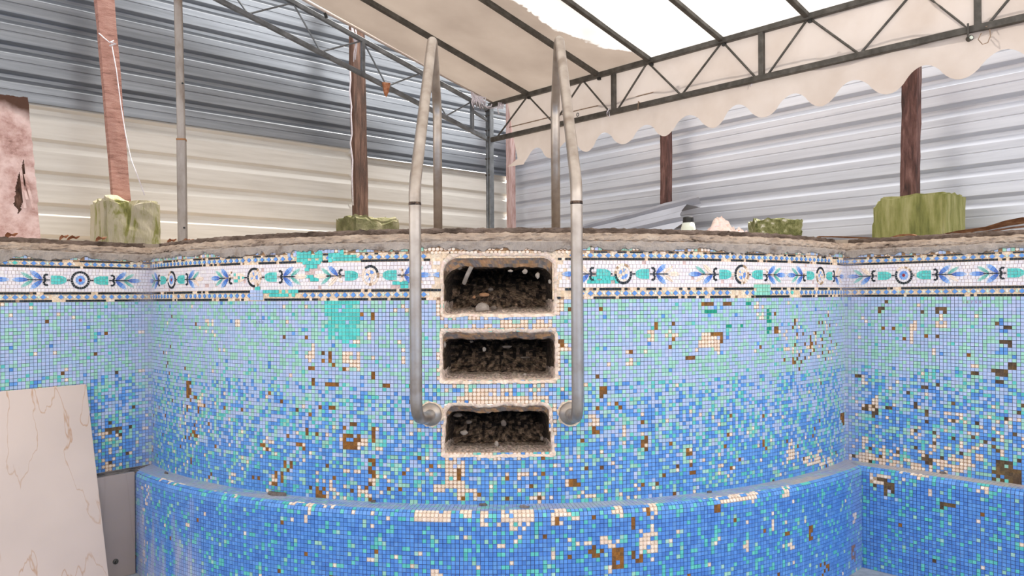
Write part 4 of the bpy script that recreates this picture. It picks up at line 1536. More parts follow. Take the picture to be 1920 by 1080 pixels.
def handrail(x_in, x_far, x_wall, label):
    root = tag(empty('pool_handrail', (x_far, YF, ZD)), label, 'handrail', 'steel handrails of the pool ladder')
    yw = PC[1] - math.sqrt(PR ** 2 - (x_wall - PC[0]) ** 2)
    path = [(x_wall, yw - .004, CZ - .408), (x_wall, yw - .14, CZ - .400), (x_in, YR, CZ - .372), (x_in, YR, CZ + .345), (x_in - (x_in - x_far) * .7, 3.06, CZ + 1.035), (x_far, YF, CZ + .80), (x_far, YF, ZD)]
    P = fillet(path, [.05, .075, .10, .07, .12], 8)
    b = MB()
    b.tube(P, .0188, 20)
    reparent_local(b.build('rail_tube', M['steel'], smooth=True), root)
    b = MB()
    b.tube([(x_in, YR, CZ + .284), (x_in, YR, CZ + .287), (x_in, YR, CZ + .291), (x_in, YR, CZ + .294)], .0194, 20, rs=[.0189, .0196, .0196, .0189])
    o = reparent_local(b.build('weld_seam', M['weld'], smooth=True), root)
    o['label'] = 'burnt dark weld seam'
    nx, ny = x_wall - PC[0], yw - PC[1]
    L = math.hypot(nx, ny)
    nx, ny = nx / L, ny / L
    fp = [(x_wall + nx * k, yw + ny * k, CZ - .408) for k in (.001, .006, .012, .020, .024)]
    b = MB()
    b.tube(fp, .04, 28, rs=[.040, .040, .037, .028, .0192])
    o = reparent_local(b.build('wall_flange', M['steel'], smooth=True), root)
    b = MB()
    b.tube([(x_far, YF, ZD), (x_far, YF, ZD + .006), (x_far, YF, ZD + .012)], .04, 24, rs=[.045, .045, .022])
    reparent_local(b.build('deck_flange', M['steel'], smooth=True), root)
    # patch of mortar round the flange belongs to the wall
    rr_ = random.Random(int(x_in * 1000))
    s0 = math.atan2(nx, -ny) * PR
    T = Tiles(WC.map)
    pp = []
    for k in range(26):
        a = 2 * math.pi * k / 26
        r_ = .047 + .008 * fbm(math.cos(a) * 2, math.sin(a) * 2, x_in * 5)
        pp.append((s0 + r_ * math.cos(a), -.408 + r_ * math.sin(a)))
    T.poly(pp, lin(236, 212, 186), .0042, .002)
    T.build('flange_mortar', wall_center, M['bed'])
    return root


handrail(-.2987, -.3120, -.285, 'left bent stainless handrail of the pool ladder, left of the three step holes')
handrail(.2013, .1880, .200, 'right bent stainless handrail of the pool ladder, right of the three step holes')

# ------------------------------------------------------------------ marble slabs in the left of the pool
def slab_on_left(name, sa, sb, na_top, na_bot, z_top, z_bot, th, mat, label, cat, skew=0.0):
    org = Vector(WL.map(sb, z_bot, na_bot))
    V = []
    for (s, t) in ((sa, 0), (sb, 0), (sb, 1), (sa, 1)):
        n = na_bot + (na_top - na_bot) * t
        z = z_bot + (z_top - z_bot) * t
        V.append(Vector(WL.map(s, z, n)))
    nrm = (V[1] - V[0]).cross(V[3] - V[0]).normalized()
    if nrm.y > 0:
        nrm = -nrm
    bm = bmesh.new()
    back = [bm.verts.new(v - org) for v in V]
    front = [bm.verts.new(v + nrm * th - org) for v in V]
    bm.faces.new(back[::-1])
    bm.faces.new(front)
    for i in range(4):
        bm.faces.new((back[i], back[(i + 1) % 4], front[(i + 1) % 4], front[i]))
    bmesh.ops.recalc_face_normals(bm, faces=bm.faces)
    bmesh.ops.bevel(bm, geom=list(bm.edges), offset=.0025, segments=2, affect='EDGES')
    me = bpy.data.meshes.new(name)
    bm.to_mesh(me)
    bm.free()
    me.materials.append(mat)
    o = bpy.data.objects.new(name, me)
    o.location = org
    COL.objects.link(o)
    return tag(o, label, cat), nrm


sA = WL.px(162, 722, .02)
slab_on_left('marble_slab', sA[0] - .95, sA[0], .004, .215, sA[1], -CZ, .018, M['marble'], 'tall cream veined marble slab leaning on the left pool wall', 'slab')
gp, nrm = slab_on_left('marble_panel', -1.2, -.122, .090, .092, Z_LEDGE + .002, -CZ, .020, M['marble_grey'], 'low grey marble panel standing against the lower left wall beside the curved mosaic', 'panel')
s_, z_ = WL.px(217, 1053, .115)
b = MB()
p0 = Vector(WL.map(s_, z_, .1125))
nn = Vector((NL[0], NL[1], 0))
b.tube([p0, p0 + nn * .004, p0 + nn * .006], .011, 12, rs=[.011, .011, .007])
b.tube([p0 + nn * .006, p0 + nn * .014], .0045, 8)
bo = b.build('bolt', M['iron'])
bo.data.transform(Matrix.Translation(-gp.location))
bo.parent = gp

# ------------------------------------------------------------------ fences
FC = Vector((-.027, 7.75, 0))
UF = Vector((.64, -.768, 0)).normalized()     # along the right fence, towards the viewer's right
VF = Vector((-.734, -.679, 0)).normalized()   # along the left fence, towards the viewer's left
ND_R = Vector((-UF.y, UF.x, 0))
if ND_R.y > 0: ND_R = -ND_R
ND_L = Vector((-VF.y, VF.x, 0))
if ND_L.y > 0: ND_L = -ND_L


def fence_t(dirv, px, off=0.0, nd=None):
    """Distance along a fence at which the photograph's column px meets it, and the depth there."""
    q = (px - CX) / F
    p0 = FC + (nd * off if nd else Vector((0, 0, 0)))
    t = (q * p0.y - p0.x) / (dirv.x - q * dirv.y)
    return t, p0.y + dirv.y * t


def sheet(name, mat, dirv, nd, t0, t1, z0, z1, phase, pitch, off, parent, k=1.0, swage=True):
    """One length of trapezoidal cladding seen from its back: flat pans, recessed ribs, a fine swage in each pan."""
    f = pitch / .183
    prof = [(0, 0), (.052, 0), (.055, -.004), (.061, -.004), (.064, 0), (.104, 0), (.107, -.001), (.137, -.030), (.140, -.032), (.160, -.032), (.163, -.031), (.180, -.001)]
    if not swage:
        prof = [p for p in prof if not .05 < p[0] < .07]
    pts = []
    j = math.floor((z0 - phase) / pitch) - 1
    while phase + j * pitch < z1:
        for a, nn_ in prof:
            z = phase + j * pitch + a * f
            pts.append((z, nn_ * k))
        j += 1
    cut = [p for p in pts if z0 < p[0] < z1]

    def interp(z):
        for (za, na), (zb, nb) in zip(pts[:-1], pts[1:]):
            if za <= z <= zb:
                return na + (nb - na) * (z - za) / max(1e-6, zb - za)
        return 0
    cut = [(z0, interp(z0))] + cut + [(z1, interp(z1))]
    ring = [(z, n_ + off) for z, n_ in cut] + [(z, n_ + off - .0012) for z, n_ in cut[::-1]]
    m = len(ring)
    seg = max(2, int((t1 - t0) / .35))
    V, Fc = [], []
    for i in range(seg + 1):
        t = t0 + (t1 - t0) * i / seg
        for z, n_ in ring:
            wv = .003 * fbm(t * .9, z * 1.3, phase)
            p = FC + dirv * t + nd * (n_ + wv)
            V.append((p.x, p.y, z))
    for i in range(seg):
        for q in range(m):
            Fc.append((i * m + q, i * m + (q + 1) % m, (i + 1) * m + (q + 1) % m, (i + 1) * m + q))
    return mesh_obj(name, V, Fc, mat, parent)


fl = tag(empty('sheet_fence'), 'tall corrugated steel fence on the left, dark grey above and cream below', 'fence')
tB, dB = fence_t(VF, 664)
PH_L = CZ + (560 - 104) / F * 5.56 - .122
sheet('cladding_sheet', M['sheet_grey'], VF, ND_L, tB - .02, 7.2, CZ + 1.255, CZ + 3.3, PH_L, .1835, .006, fl)
sheet('cladding_sheet', M['sheet_grey'], VF, ND_L, -.03, tB - .01, CZ + 1.20, CZ + 3.3, PH_L + .02, .1835, .004, fl)
PH_L2 = CZ + (560 - 304) / F * 5.6 - .150
sheet('cladding_sheet', M['sheet_cream'], VF, ND_L, tB + .0, 7.2, ZD + .02, CZ + 1.30, PH_L2, .207, -.030, fl, .6, False)
sheet('cladding_sheet', M['sheet_cream'], VF, ND_L, -.03, tB + .02, ZD + .02, CZ + 1.26, PH_L2 + .012, .1835, -.032, fl, .8, False)
fr = tag(empty('sheet_fence'), 'corrugated pale steel fence on the right behind the scalloped valance', 'fence')
tD, dD = fence_t(UF, 1250)
tE, dE = fence_t(UF, 1709)
PH_R = CZ + (554 - 258) / F * 6.18 - .133
for (ta, tb, o) in ((-.03, tD, 0), (tD + .005, tE, .002), (tE + .005, 7.0, .0)):
    sheet('cladding_sheet', M['sheet_white'], UF, ND_R, ta, tb, CZ + 1.10, CZ + 1.62, PH_R, .183, .005 + o, fr)
    sheet('cladding_sheet', M['sheet_white'], UF, ND_R, ta, tb, ZD + .02, CZ + 1.115, PH_R - .004, .1845, -.004 + o, fr, .8)


def post(name, mat, base, top, ax, ay, hx, hy, label, cat='post', jag=.004, seed=0, group=None):
    """Sawn timber from base to top, edges worn a little out of true."""
    base, top = Vector(base), Vector(top)
    k = 14
    V, Fc = [], []
    sec = [(-hx, -hy), (-hx * .2, -hy * 1.02), (hx, -hy), (hx * 1.02, hy * .1), (hx, hy), (0, hy), (-hx, hy), (-hx * 1.01, 0)]
    n_ = len(sec)
    for i in range(k + 1):
        c = base.lerp(top, i / k) - base
        for j, (x, y) in enumerate(sec):
            e = 1 + .09 * fbm(i * .7, j * 2.3, seed)
            V.append(c + Vector(ax) * x * e + Vector(ay) * y * e)
    for i in range(k):
        for j in range(n_):
            Fc.append((i * n_ + j, i * n_ + (j + 1) % n_, (i + 1) * n_ + (j + 1) % n_, (i + 1) * n_ + j))
    Fc += [tuple(range(n_ - 1, -1, -1)), tuple(k * n_ + j for j in range(n_))]
    o = mesh_obj(name, V, Fc, mat, loc=base)
    return tag(o, label, cat, group)


def block(name, c, ax, ay, hx, hy, h, mat, label, cat, seed=0, rough=.02, sub=7, notch=None, pit=0.0):
    """Cast concrete block with broken edges; c is the middle of its foot."""
    bm = bmesh.new()
    bmesh.ops.create_cube(bm, size=2.0)
    bmesh.ops.bevel(bm, geom=list(bm.edges), offset=.09, segments=2, affect='EDGES')
    bmesh.ops.subdivide_edges(bm, edges=[e for e in bm.edges if e.calc_length() > .5], cuts=sub, use_grid_fill=True)
    for v in bm.verts:
        x, y, z = v.co
        top = max(0, z)
        q = fbm(x * 1.4 + seed, y * 1.4, z * 1.4)
        k = 1 + .03 * q
        zz = (z + 1) / 2 * h
        if z > -.95:
            zz += top * rough * (fbm(x * 2.3 + seed, y * 2.3, 3.0) + .4 * fbm(x * 9 + seed, y * 9, 1.0))
        if notch and z > .0:
            for (nx, w, dp) in notch:
                if y < -.55:
                    zz -= dp * max(0, 1 - abs(x - nx) / w) * min(1, (z) / .6)
                    if abs(x - nx) < w * .7: k *= .985
        if pit:
            q2 = fbm(x * 6 + seed, y * 6, z * 6)
            k *= 1 + pit * q2
        p = Vector(ax) * (x * hx * k) + Vector(ay) * (y * hy * k)
        v.co = Vector((p.x, p.y, zz))
    bmesh.ops.triangulate(bm, faces=bm.faces)
    me = bpy.data.meshes.new(name)
    bm.to_mesh(me)
    bm.free()
    me.materials.append(mat)
    o = bpy.data.objects.new(name, me)
    o.location = c
    COL.objects.link(o)
    return tag(o, label, cat)


def on_deck(px, d):
    p = at(px, 500, d)
    return Vector((p.x, p.y, ZD))


# block and post on the left
pa = on_deck(236, 4.93)
h_a = (560 - 372) / F * 4.75 + CZ - ZD
block('concrete_block', pa, -VF, -ND_L, .165, .16, h_a, M['moss_block'], 'mossy cream concrete block at the foot of the reddish leaning post', 'block', seed=2, rough=.035, notch=[(.02, .22, .05)])
ba = at(228, 368, 4.95)
ta_ = at(172, -280, 4.95)
post('timber_post', M['wood_red'], (ba.x, ba.y, ZD + h_a - .02), ta_, -VF, ND_L, .052, .026, 'reddish sawn timber post leaning left above the mossy cream block', seed=1)
# string on that post
b = MB()
pts_ = [at(185, 62, 4.90), at(196, 72, 4.88), at(206, 80, 4.87), at(213, 76, 4.90)]
b.tube(pts_, .0035, 6)
b.tube([at(207, 79, 4.87), at(217, 82, 4.86), at(206, 86, 4.87)], .006, 6)
b.tube([at(209, 82, 4.87), at(218, 130, 4.86), at(227, 200, 4.85), at(236, 255, 4.83), at(246, 300, 4.82), at(258, 330, 4.80), at(271, 366, 4.78)], .003, 6)
tag(b.build('string', M['rope'], smooth=True), 'thin white string tied round the reddish post and hanging to the block', 'string')

# galvanised pole
bp_ = on_deck(343, 4.25)
tp_ = at(327, -280, 4.25)
pr = tag(empty('metal_pole', bp_), 'upright galvanised square pole standing before the left fence', 'pole')
b = MB()
mid = at(340.2, 262, 4.25)
up_ = (Vector(tp_) - Vector(bp_)).normalized()
ax_ = Vector((.97, .24, 0))
ay_ = up_.cross(ax_).normalized()
b.bar(bp_, mid, .046, .046, up=ay_, bev=.005)
reparent_local(b.build('lower_tube', M['pole']), pr)
b = MB()
b.bar(mid, tp_, .040, .040, up=ay_, bev=.005)
reparent_local(b.build('upper_tube', M['pole']), pr)
b = MB()
b.bar(Vector(mid) - up_ * .006, Vector(mid) + up_ * .004, .049, .049, up=ay_, bev=.006)
reparent_local(b.build('rusty_joint', BRICKM), pr)['label'] = 'rusty joint'
for (x, y) in ((342, 156), (345, 427)):
    q = at(x, y, 4.222)
    b = MB()
    b.tube([q, Vector(q) + Vector((0, .004, 0))], .0055, 10)
    reparent_local(b.build('bolt_hole', M['black']), pr)

# rubble footing and dark post in the middle
pb = on_deck(690, 6.15)
hb = (558 - 410) / F * 6.15 + CZ - ZD
block('concrete_block', pb, -VF, -ND_L, .21, .14, hb, M['moss_foot'], 'broken green concrete footing under the dark brown post', 'block', seed=9, rough=.035, notch=[(.35, .5, .03)], pit=.02)
bb = at(676, 404, 6.18)
tb_ = at(667, -30, 6.18)
post('timber_post', M['wood_dark'], (bb.x, bb.y, ZD + hb - .025), tb_, -VF, ND_L, .056, .03, 'dark brown timber post on the broken footing left of the handrails', seed=4)
b = MB()
b.tube([at(656, 126, 6.1), at(657.5, 150, 6.1), at(655.5, 170, 6.1), at(659, 200, 6.1), at(658, 215, 6.1), at(660, 250, 6.1), at(657, 268, 6.1), at(661, 300, 6.1), at(660, 330, 6.1), at(662, 385, 6.1)], .006, 6)
tag(b.build('cable', M['rope'], smooth=True), 'thin white cable running down beside the dark brown post', 'cable')

# posts by the fence corner and the right fence
bc = on_deck(959, 7.5)
post('timber_post', M['wood_pink'], bc, at(957, 185, 7.5), UF, ND_R, .034, .03, 'pale pinkish timber post in the corner between the two fences', seed=6)
bd = on_deck(1249, 6.05)
post('timber_post', M['wood_brown'], bd, at(1249, 200, 6.05), UF, ND_R, .035, .03, 'narrow reddish brown post behind the bent scrap sheet', seed=7)
b = MB()
# block and post on the right
pe = on_deck(1722, 4.42)
he = (551 - 364) / F * 4.3 + CZ - ZD
block('concrete_block', pe, UF, -ND_R, .20, .145, he, M['moss_green'], 'green mossy concrete block under the dark stained right post', 'block', seed=5, rough=.015, notch=[(-.95, .2, .05)])
be = at(1706, 366, 4.46)
post('timber_post', M['wood_brown'], (be.x, be.y, ZD + he - .012), at(1710, 90, 4.46), UF, ND_R, .043, .03, 'dark stained timber post on the green mossy block at the right', seed=8)

# lichen covered hollow block
pm_ = on_deck(1453, 4.45)
hm = (552 - 412) / F * 4.4 + CZ - ZD
b1 = tag(empty('hollow_block', pm_), 'low lichen covered block between the cloth bundle and the green block', 'block')
o = block('upper_course', (0, 0, hm * .48), (1, -.10, 0), (.10, 1, 0), .130, .10, hm * .52, M['moss_dark'], None, None, seed=3, rough=.02, pit=.03)
o.parent = b1
o = block('lower_course', (0, .012, 0), (1, -.10, 0), (.10, 1, 0), .134, .09, hm * .50, M['moss_dark'], None, None, seed=4, rough=.004, pit=.03)
o.parent = b1

# bent scrap of cladding leaning by the fence
A, B_, C_, D_ = at(1084, 426, 6.55), at(1311, 369, 5.75), at(1272, 448, 5.25), at(1010, 500, 6.0)
V, Fc = [], []
cols, profs = 12, [(0, .012), (.02, .0), (.03, -.05), (.10, -.055), (.14, 0), (.28, 0), (.29, -.004), (.31, -.004), (.32, 0), (.44, 0), (.45, -.05), (.53, -.055), (.57, 0), (.74, 0), (.75, -.05), (.83, -.055), (.87, 0), (1, 0)]
nn = (B_ - A).cross(D_ - A).normalized()
if nn.y > 0: nn = -nn
for lay in (0, -.0012):
    for i in range(cols + 1):
        u = i / cols
        for j, (v, d) in enumerate(profs):
            uu = u
            if i == cols:
                uu = 1 - .10 * abs(math.sin(v * 5.5)) * (v > .1) + .0
            p = (A * (1 - uu) + B_ * uu) * (1 - v) + (D_ * (1 - uu) + C_ * uu) * v
            p = p + nn * (d + lay + .012 * fbm(uu * 2, v * 2, 5.0))
            V.append(p)
m = len(profs)
h_ = (cols + 1) * m
for i in range(cols):
    for j in range(m - 1):
        a = i * m + j
        Fc.append((a, a + m, a + m + 1, a + 1))
        Fc.append((h_ + a, h_ + a + 1, h_ + a + m + 1, h_ + a + m))
for j in range(m - 1):
    a = cols * m + j
    Fc.append((a, h_ + a, h_ + a + 1, a + 1))
    Fc.append((j, j + 1, h_ + j + 1, h_ + j))
tag(mesh_obj('scrap_sheet', V, Fc, M['scrap']), 'bent offcut of corrugated sheet leaning before the right fence', 'metal sheet')

# white bottle with a dark neck
pw = on_deck(1291, 5.05)
bt = tag(empty('plastic_bottle', pw), 'white plastic bottle with a dark cap beside the bent offcut', 'bottle')
prof = [(0, .045), (.01, .052), (.02, .053), (.14, .052), (.20, .046), (.232, .038)]
b = MB()
b.tube([(0, 0, z) for z, r in prof], .05, 20, rs=[r for z, r in prof])
b.build('bottle_body', M['white_plastic'], bt, smooth=True)
b = MB()
b.tube([(0, 0, .232), (0, 0, .234), (0, 0, .266), (0, 0, .270)], .034, 20, rs=[.034, .036, .034, .031])
b.build('bottle_cap', M['black'], bt, smooth=False)

# bundle of cloth
pc_ = on_deck(1360, 3.62)
bm = bmesh.new()
gx, gy = 46, 22
grid = []
for i in range(gx + 1):
    row = []
    for j in range(gy + 1):
        x = -1 + 2 * i / gx
        y = -1 + 2 * j / gy
        env = max(0, 1 - (x * x * .9 + y * y)) ** .6
        pk = .74 + .42 * math.exp(-((x + .25) / .30) ** 2) - .12 * max(0, x)
        rid = abs(fbm(x * 2.2 + y * 1.4, y * 1.6 - x * .4, 2.0))
        z = env * pk * (.098 + .03 * fbm(x * 2, y * 2, 1.0)) + env * .05 * (rid - .2)
        row.append(bm.verts.new((x * .128 + .010 * fbm(y * 3, x, 3.0), y * .10, max(.002, z))))
    grid.append(row)
for i in range(gx):
    for j in range(gy):
        bm.faces.new((grid[i][j], grid[i + 1][j], grid[i + 1][j + 1], grid[i][j + 1]))
me = bpy.data.meshes.new('cloth_bundle')
bm.to_mesh(me)
bm.free()
me.materials.append(M['cloth'])
me.polygons.foreach_set('use_smooth', [True] * len(me.polygons))
o = bpy.data.objects.new('cloth_bundle', me)
o.location = pc_
COL.objects.link(o)
tag(o, 'crumpled cream and red printed cloth lying on the deck edge', 'cloth')


def blade(name, pts, ws, mat, label, cat, fold=.4, group=None, th=.003):
    """Dry leaf, frond or stick: a folded, tapering strip along pts."""
    pts = [Vector(p) for p in pts]
    V, Fc = [], []
    k = len(pts)
    for i, p in enumerate(pts):
        t = (pts[min(i + 1, k - 1)] - pts[max(0, i - 1)]).normalized()
        x = t.cross(Vector((0, 0, 1)))
        if x.length < 1e-3:
            x = Vector((1, 0, 0))
        x.normalize()
        up = x.cross(t)
        w = ws[i]
        V += [p - x * w + up * w * fold, p + up * th * .5, p + x * w + up * w * fold, p - up * th]
    for i in range(k - 1):
        for j in range(4):
            Fc.append((i * 4 + j, i * 4 + (j + 1) % 4, (i + 1) * 4 + (j + 1) % 4, (i + 1) * 4 + j))
    Fc += [(3, 2, 1, 0), tuple((k - 1) * 4 + j for j in range(4))]
    org = pts[0]
    o = mesh_obj(name, [v - org for v in V], Fc, mat, loc=org)
    return tag(o, label, cat, group)


def dk(px, d, h=.0):
    p = on_deck(px, d)
    return p + Vector((0, 0, h))


blade('palm_frond', [dk(1527, 3.62, .016), dk(1535, 3.63, .030), dk(1560, 3.64, .030), dk(1610, 3.62, .022), dk(1660, 3.55, .012), dk(1722, 3.42, .010)], [.003, .006, .007, .010, .009, .003], M['frond'], 'thin curled brown palm stalk lying before the green block', 'palm frond')
blade('palm_frond', [dk(1672, 3.45, .012), dk(1690, 3.42, .018), dk(1710, 3.38, .016), dk(1720, 3.36, .010)], [.004, .010, .012, .006], M['leaf'], 'short pale strip of dry palm under the green block', 'palm frond')
blade('palm_frond', [dk(1769, 3.35, .012), dk(1800, 3.32, .020), dk(1850, 3.25, .026), dk(1890, 3.2, .040), dk(1925, 3.15, .046), dk(1990, 3.05, .04)], [.012, .018, .022, .035, .04, .03], M['frond'], 'large dry brown palm sheath on the deck at the far right', 'palm frond', fold=.5)
blade('palm_frond', [dk(1795, 3.5, .02), dk(1808, 3.5, .035), dk(1830, 3.5, .030), dk(1900, 3.45, .05), dk(1960, 3.4, .06)], [.004, .01, .01, .012, .01], M['wood_dark'], 'dark thin palm stalk behind the large dry sheath', 'palm frond')

# dry leaves along the left edge
for i, (px, d, sz, lab) in enumerate([(22, 3.15, .045, 'reddish dry leaf on the coping under the weathered plywood'), (120, 3.25, .03, 'dark brown dry leaf between the plywood and the cream block'), (137, 3.3, .04, 'upright curled brown leaf between the plywood and the cream block'), (322, 3.5, .035, 'brown dry leaf left of the galvanised pole foot'), (352, 3.52, .045, 'orange dry leaf right of the galvanised pole foot'), (190, 3.36, .04, 'pale dry leaf at the left foot of the cream block')]):
    c = dk(px, d, .006)
    r_ = random.Random(i + 60)
    a = r_.uniform(-.5, .5)
    sz *= .62
    dv = Vector((math.cos(a), math.sin(a), 0)) * sz
    blade('dry_leaf', [c - dv, c - dv * .5 + Vector((0, 0, .010)), c + Vector((0, 0, .016)), c + dv * .5 + Vector((0, 0, .012)), c + dv + Vector((0, 0, .022))], [.002, sz * .5, sz * .7, sz * .45, .003], M['leaf'], lab, 'leaf', fold=.5, group='dry leaves on the left deck edge')

# weathered plywood board on the left
TR, BR_, BL_, TL_ = at(52, 184, 4.15), at(78, 452, 3.95), at(-150, 452, 3.65), at(-160, 165, 3.85)
org = BR_.copy()
bd_ = tag(empty('plywood_board', org), 'weathered pinkish plywood board with a torn hole at the left edge', 'board')
ex, ez = (BL_ - BR_), (TR - BR_)
nb = ex.cross(ez).normalized()
if nb.y > 0: nb = -nb
NXB, NZB = 130, 150


def bpt(u, v, off):
    p = (BR_ * (1 - u) + BL_ * u) * (1 - v) + (TR * (1 - u) + TL_ * u) * v
    e = 0
    if u < .001: e = .008 * fbm(v * 9, 1.0) + (.014 if v < .26 else 0) * -1
    return p - ex.normalized() * e + nb * off - org


V = [bpt(i / NXB, j / NZB + (.012 * fbm(i * .14, 3.0) if j == NZB else 0), .010 + .002 * fbm(i * .1, j * .12)) for i in range(NXB + 1) for j in range(NZB + 1)]
Fc = []
for i in range(NXB):
    for j in range(NZB):
        px, py = proj(Vector(V[i * (NZB + 1) + j]) + org)
        w = 9 * max(0, min(1, (py - 300) / 45)) * max(0, min(1, (402 - py) / 22)) * (1 + .15 * max(-1, min(1, fbm(py * .06, 2.0))))
        if abs(px - (41 - (py - 340) * .10 + 3 * fbm(py * .1, 5.0))) < w and 300 < py < 402:
            continue
        a = i * (NZB + 1) + j
        Fc.append((a, a + 1, a + NZB + 2, a + NZB + 1))
mesh_obj('veneer', V, Fc, M['board'], bd_)
b = MB()
c8 = [bpt(u, v, o) for o in (.001, -.014) for u, v in ((0, 0), (1, 0), (1, 1), (0, 1))]
b.add(c8, [(0, 1, 2, 3), (7, 6, 5, 4), (0, 4, 5, 1), (1, 5, 6, 2), (2, 6, 7, 3), (3, 7, 4, 0)])
b.build('core_ply', M['wood_dark'], bd_)['label'] = 'dark core showing through the torn hole'
b = MB()
for (x0, y0, x1, y1) in ((38, 318, 46, 396), (46, 330, 62, 398), (42, 345, 50, 380)):
    q0, q1 = at(x0, y0, 4.02), at(x1, y1, 3.95)
    u = (q1 - q0)
    b.bar(q0 + nb * .02, q1 + nb * .035, .012, .002)
reparent_local(b.build('splinters', M['board']), bd_)

# ------------------------------------------------------------------ party tent
UT = Vector((.684, -.7295, 0)).normalized()
VT = Vector((-.7495, -.662, 0)).normalized()    # from the eave up the slope, towards the viewer
T0 = Vector((-.182, 6.6, 0))
ZB, ZT = CZ + 1.335, CZ + 1.630                 # lower and upper chord of the eave truss
SLOPE = .262
tent = tag(empty('party_tent', (T0.x, T0.y, ZD)), 'white party tent roof on dark iron trusses over the pool', 'tent')


def tp(t, r, z):
    """Point of the tent: t along the eave, r up the slope (both level), z world height."""
    p = T0 + UT * t + VT * r
    return Vector((p.x, p.y, z))


def tbuild(mb, name, mat, parent=tent, smooth=False):
    o = mb.build(name, mat, smooth=smooth)
    o.data.transform(Matrix.Translation(-Vector(tent.location)))
    o.parent = parent
    return o


# corner post: two rolled channels back to back
post_e = bpy.data.objects.new('corner_post', None)
COL.objects.link(post_e)
post_e.parent = tent
for k in (-1, 1):
    b = MB()
    c = tp(0, 0, 0)
    o_ = UT * (.017 * k)
    b.bar(Vector((c.x, c.y, ZD)) + o_, Vector((c.x, c.y, ZT + .0)) + o_, .026, .044, up=VT, bev=.004)
    tbuild(b, 'post_channel', M['iron_grey'], post_e)
for z in (ZT - .05, ZT - .09, ZB + .08, ZB + .02, ZB - .16, ZB - .3):
    for k in (-1, 1):
        c = tp(.017 * k, .022, z)
        b = MB()
        b.tube([c, c + VT * .010], .007, 8)
        tbuild(b, 'bolt', M['iron'], post_e)

# eave truss
truss = bpy.data.objects.new('eave_truss', None)
COL.objects.link(truss)
truss.parent = tent
L_T = 6.0
b = MB()
b.bar(tp(.0, 0, ZT), tp(L_T, 0, ZT), .036, .036, bev=.003)
tbuild(b, 'top_chord', M['iron'], truss)
b = MB()
b.bar(tp(.0, 0, ZB), tp(L_T, 0, ZB), .036, .036, bev=.003)
tbuild(b, 'bottom_chord', M['iron'], truss)
for t in (1.358, 2.525, 3.71, 4.88, 5.95):
    b = MB()
    b.bar(tp(t, 0, ZB + .016), tp(t, 0, ZT - .016), .032, .032, up=UT, bev=.003)
    tbuild(b, 'truss_upright', M['iron'], truss)
zl, zu = ZB + .016, ZT - .016
for (a, c) in ((.10, .455), (.76, .479), (.76, 1.047), (1.31, 1.071), (1.40, 1.650), (1.93, 1.674), (1.95, 2.240), (2.48, 2.262), (2.57, 2.815), (3.11, 2.838), (3.13, 3.41), (3.66, 3.43), (3.76, 4.00), (4.29, 4.02), (4.31, 4.58), (4.83, 4.60), (4.93, 5.2), (5.45, 5.22)):
    b = MB()
    b.tube([tp(a, 0, zl), tp(c, 0, zu)], .0072, 8)
    tbuild(b, 'truss_rod', M['iron'], truss)

# gable truss, rising towards the viewer
gab = bpy.data.objects.new('gable_truss', None)
COL.objects.link(gab)
gab.parent = tent
R_T = 3.0
gz = lambda r, z: z + SLOPE * 1.03 * r
b = MB()
b.bar(tp(0, 0, ZT - .04), tp(0, R_T, gz(R_T, ZT - .04)), .026, .034, bev=.003)
tbuild(b, 'top_chord', M['iron_grey'], gab)
b = MB()
b.bar(tp(0, 0, ZB), tp(0, R_T, gz(R_T, ZB)), .026, .034, bev=.003)
tbuild(b, 'bottom_chord', M['iron_grey'], gab)
for r in (.19, 1.231, 2.4):
    b = MB()
    b.bar(tp(0, r, gz(r, ZB + .015)), tp(0, r, gz(r, ZT - .055)), .028, .028, up=UT, bev=.003)
    tbuild(b, 'truss_upright', M['iron_grey'], gab)
b = MB()
b.bar(tp(0, 0, ZB + .16), tp(0, .19, gz(.19, ZB + .17)), .02, .02)
tbuild(b, 'truss_brace', M['iron_grey'], gab)
for (a, c) in ((.46, .20), (.46, .70), (1.01, .72), (1.03, 1.22), (1.565, 1.25), (1.585, 1.78), (2.10, 1.80), (2.12, 2.38), (2.7, 2.42)):
    b = MB()
    b.tube([tp(0, a, gz(a, ZB + .015)), tp(0, c, gz(c, ZT - .055))], .0062, 8)
    tbuild(b, 'truss_rod', M['iron_grey'], gab)

# rafters
for t in (.467, 1.206, 1.68, 2.25, 2.82, 3.42, 4.0, 4.6, 5.2, 5.8):
    b = MB()
    b.bar(tp(t, -.01, ZT + .005), tp(t, R_T, ZT + .005 + SLOPE * R_T), .034, .034, bev=.003)
    tbuild(b, 'rafter', M['iron'])
    b = MB()
    b.bar(tp(t + .015, 0, ZT - .035), tp(t + .015, 0, ZT - .015), .022, .022, up=UT)
    tbuild(b, 'rafter_lug', M['black'])

# tarpaulin: own axes so that its brown area follows it (x along the eave, y up the slope)
def cloth(name, fn, nx, ny, mat, parent=tent, flip=False):
    V = [fn(i / nx, j / ny) for i in range(nx + 1) for j in range(ny + 1)]
    Fc = []
    for i in range(nx):
        for j in range(ny):
            a = i * (ny + 1) + j
            Fc.append((a, a + 1, a + ny + 2, a + ny + 1))
    ax = Matrix.Identity(4)
    for k, v in enumerate((UT, VT, Vector((0, 0, 1)))):
        ax[0][k], ax[1][k], ax[2][k] = v
    ax.translation = Vector((T0.x, T0.y, ZT + .025)) - Vector(tent.location)
    inv = ax.inverted()
    tl = Vector(tent.location)
    o = mesh_obj(name, [inv @ (Vector(p) - tl) for p in V], Fc, mat, parent, smooth=True)
    o.matrix_local = ax
    return o


RAFT = [-.02, .467, 1.206, 1.68, 2.25, 2.82, 3.42, 4.0, 4.6, 5.2, 5.8, 6.1]


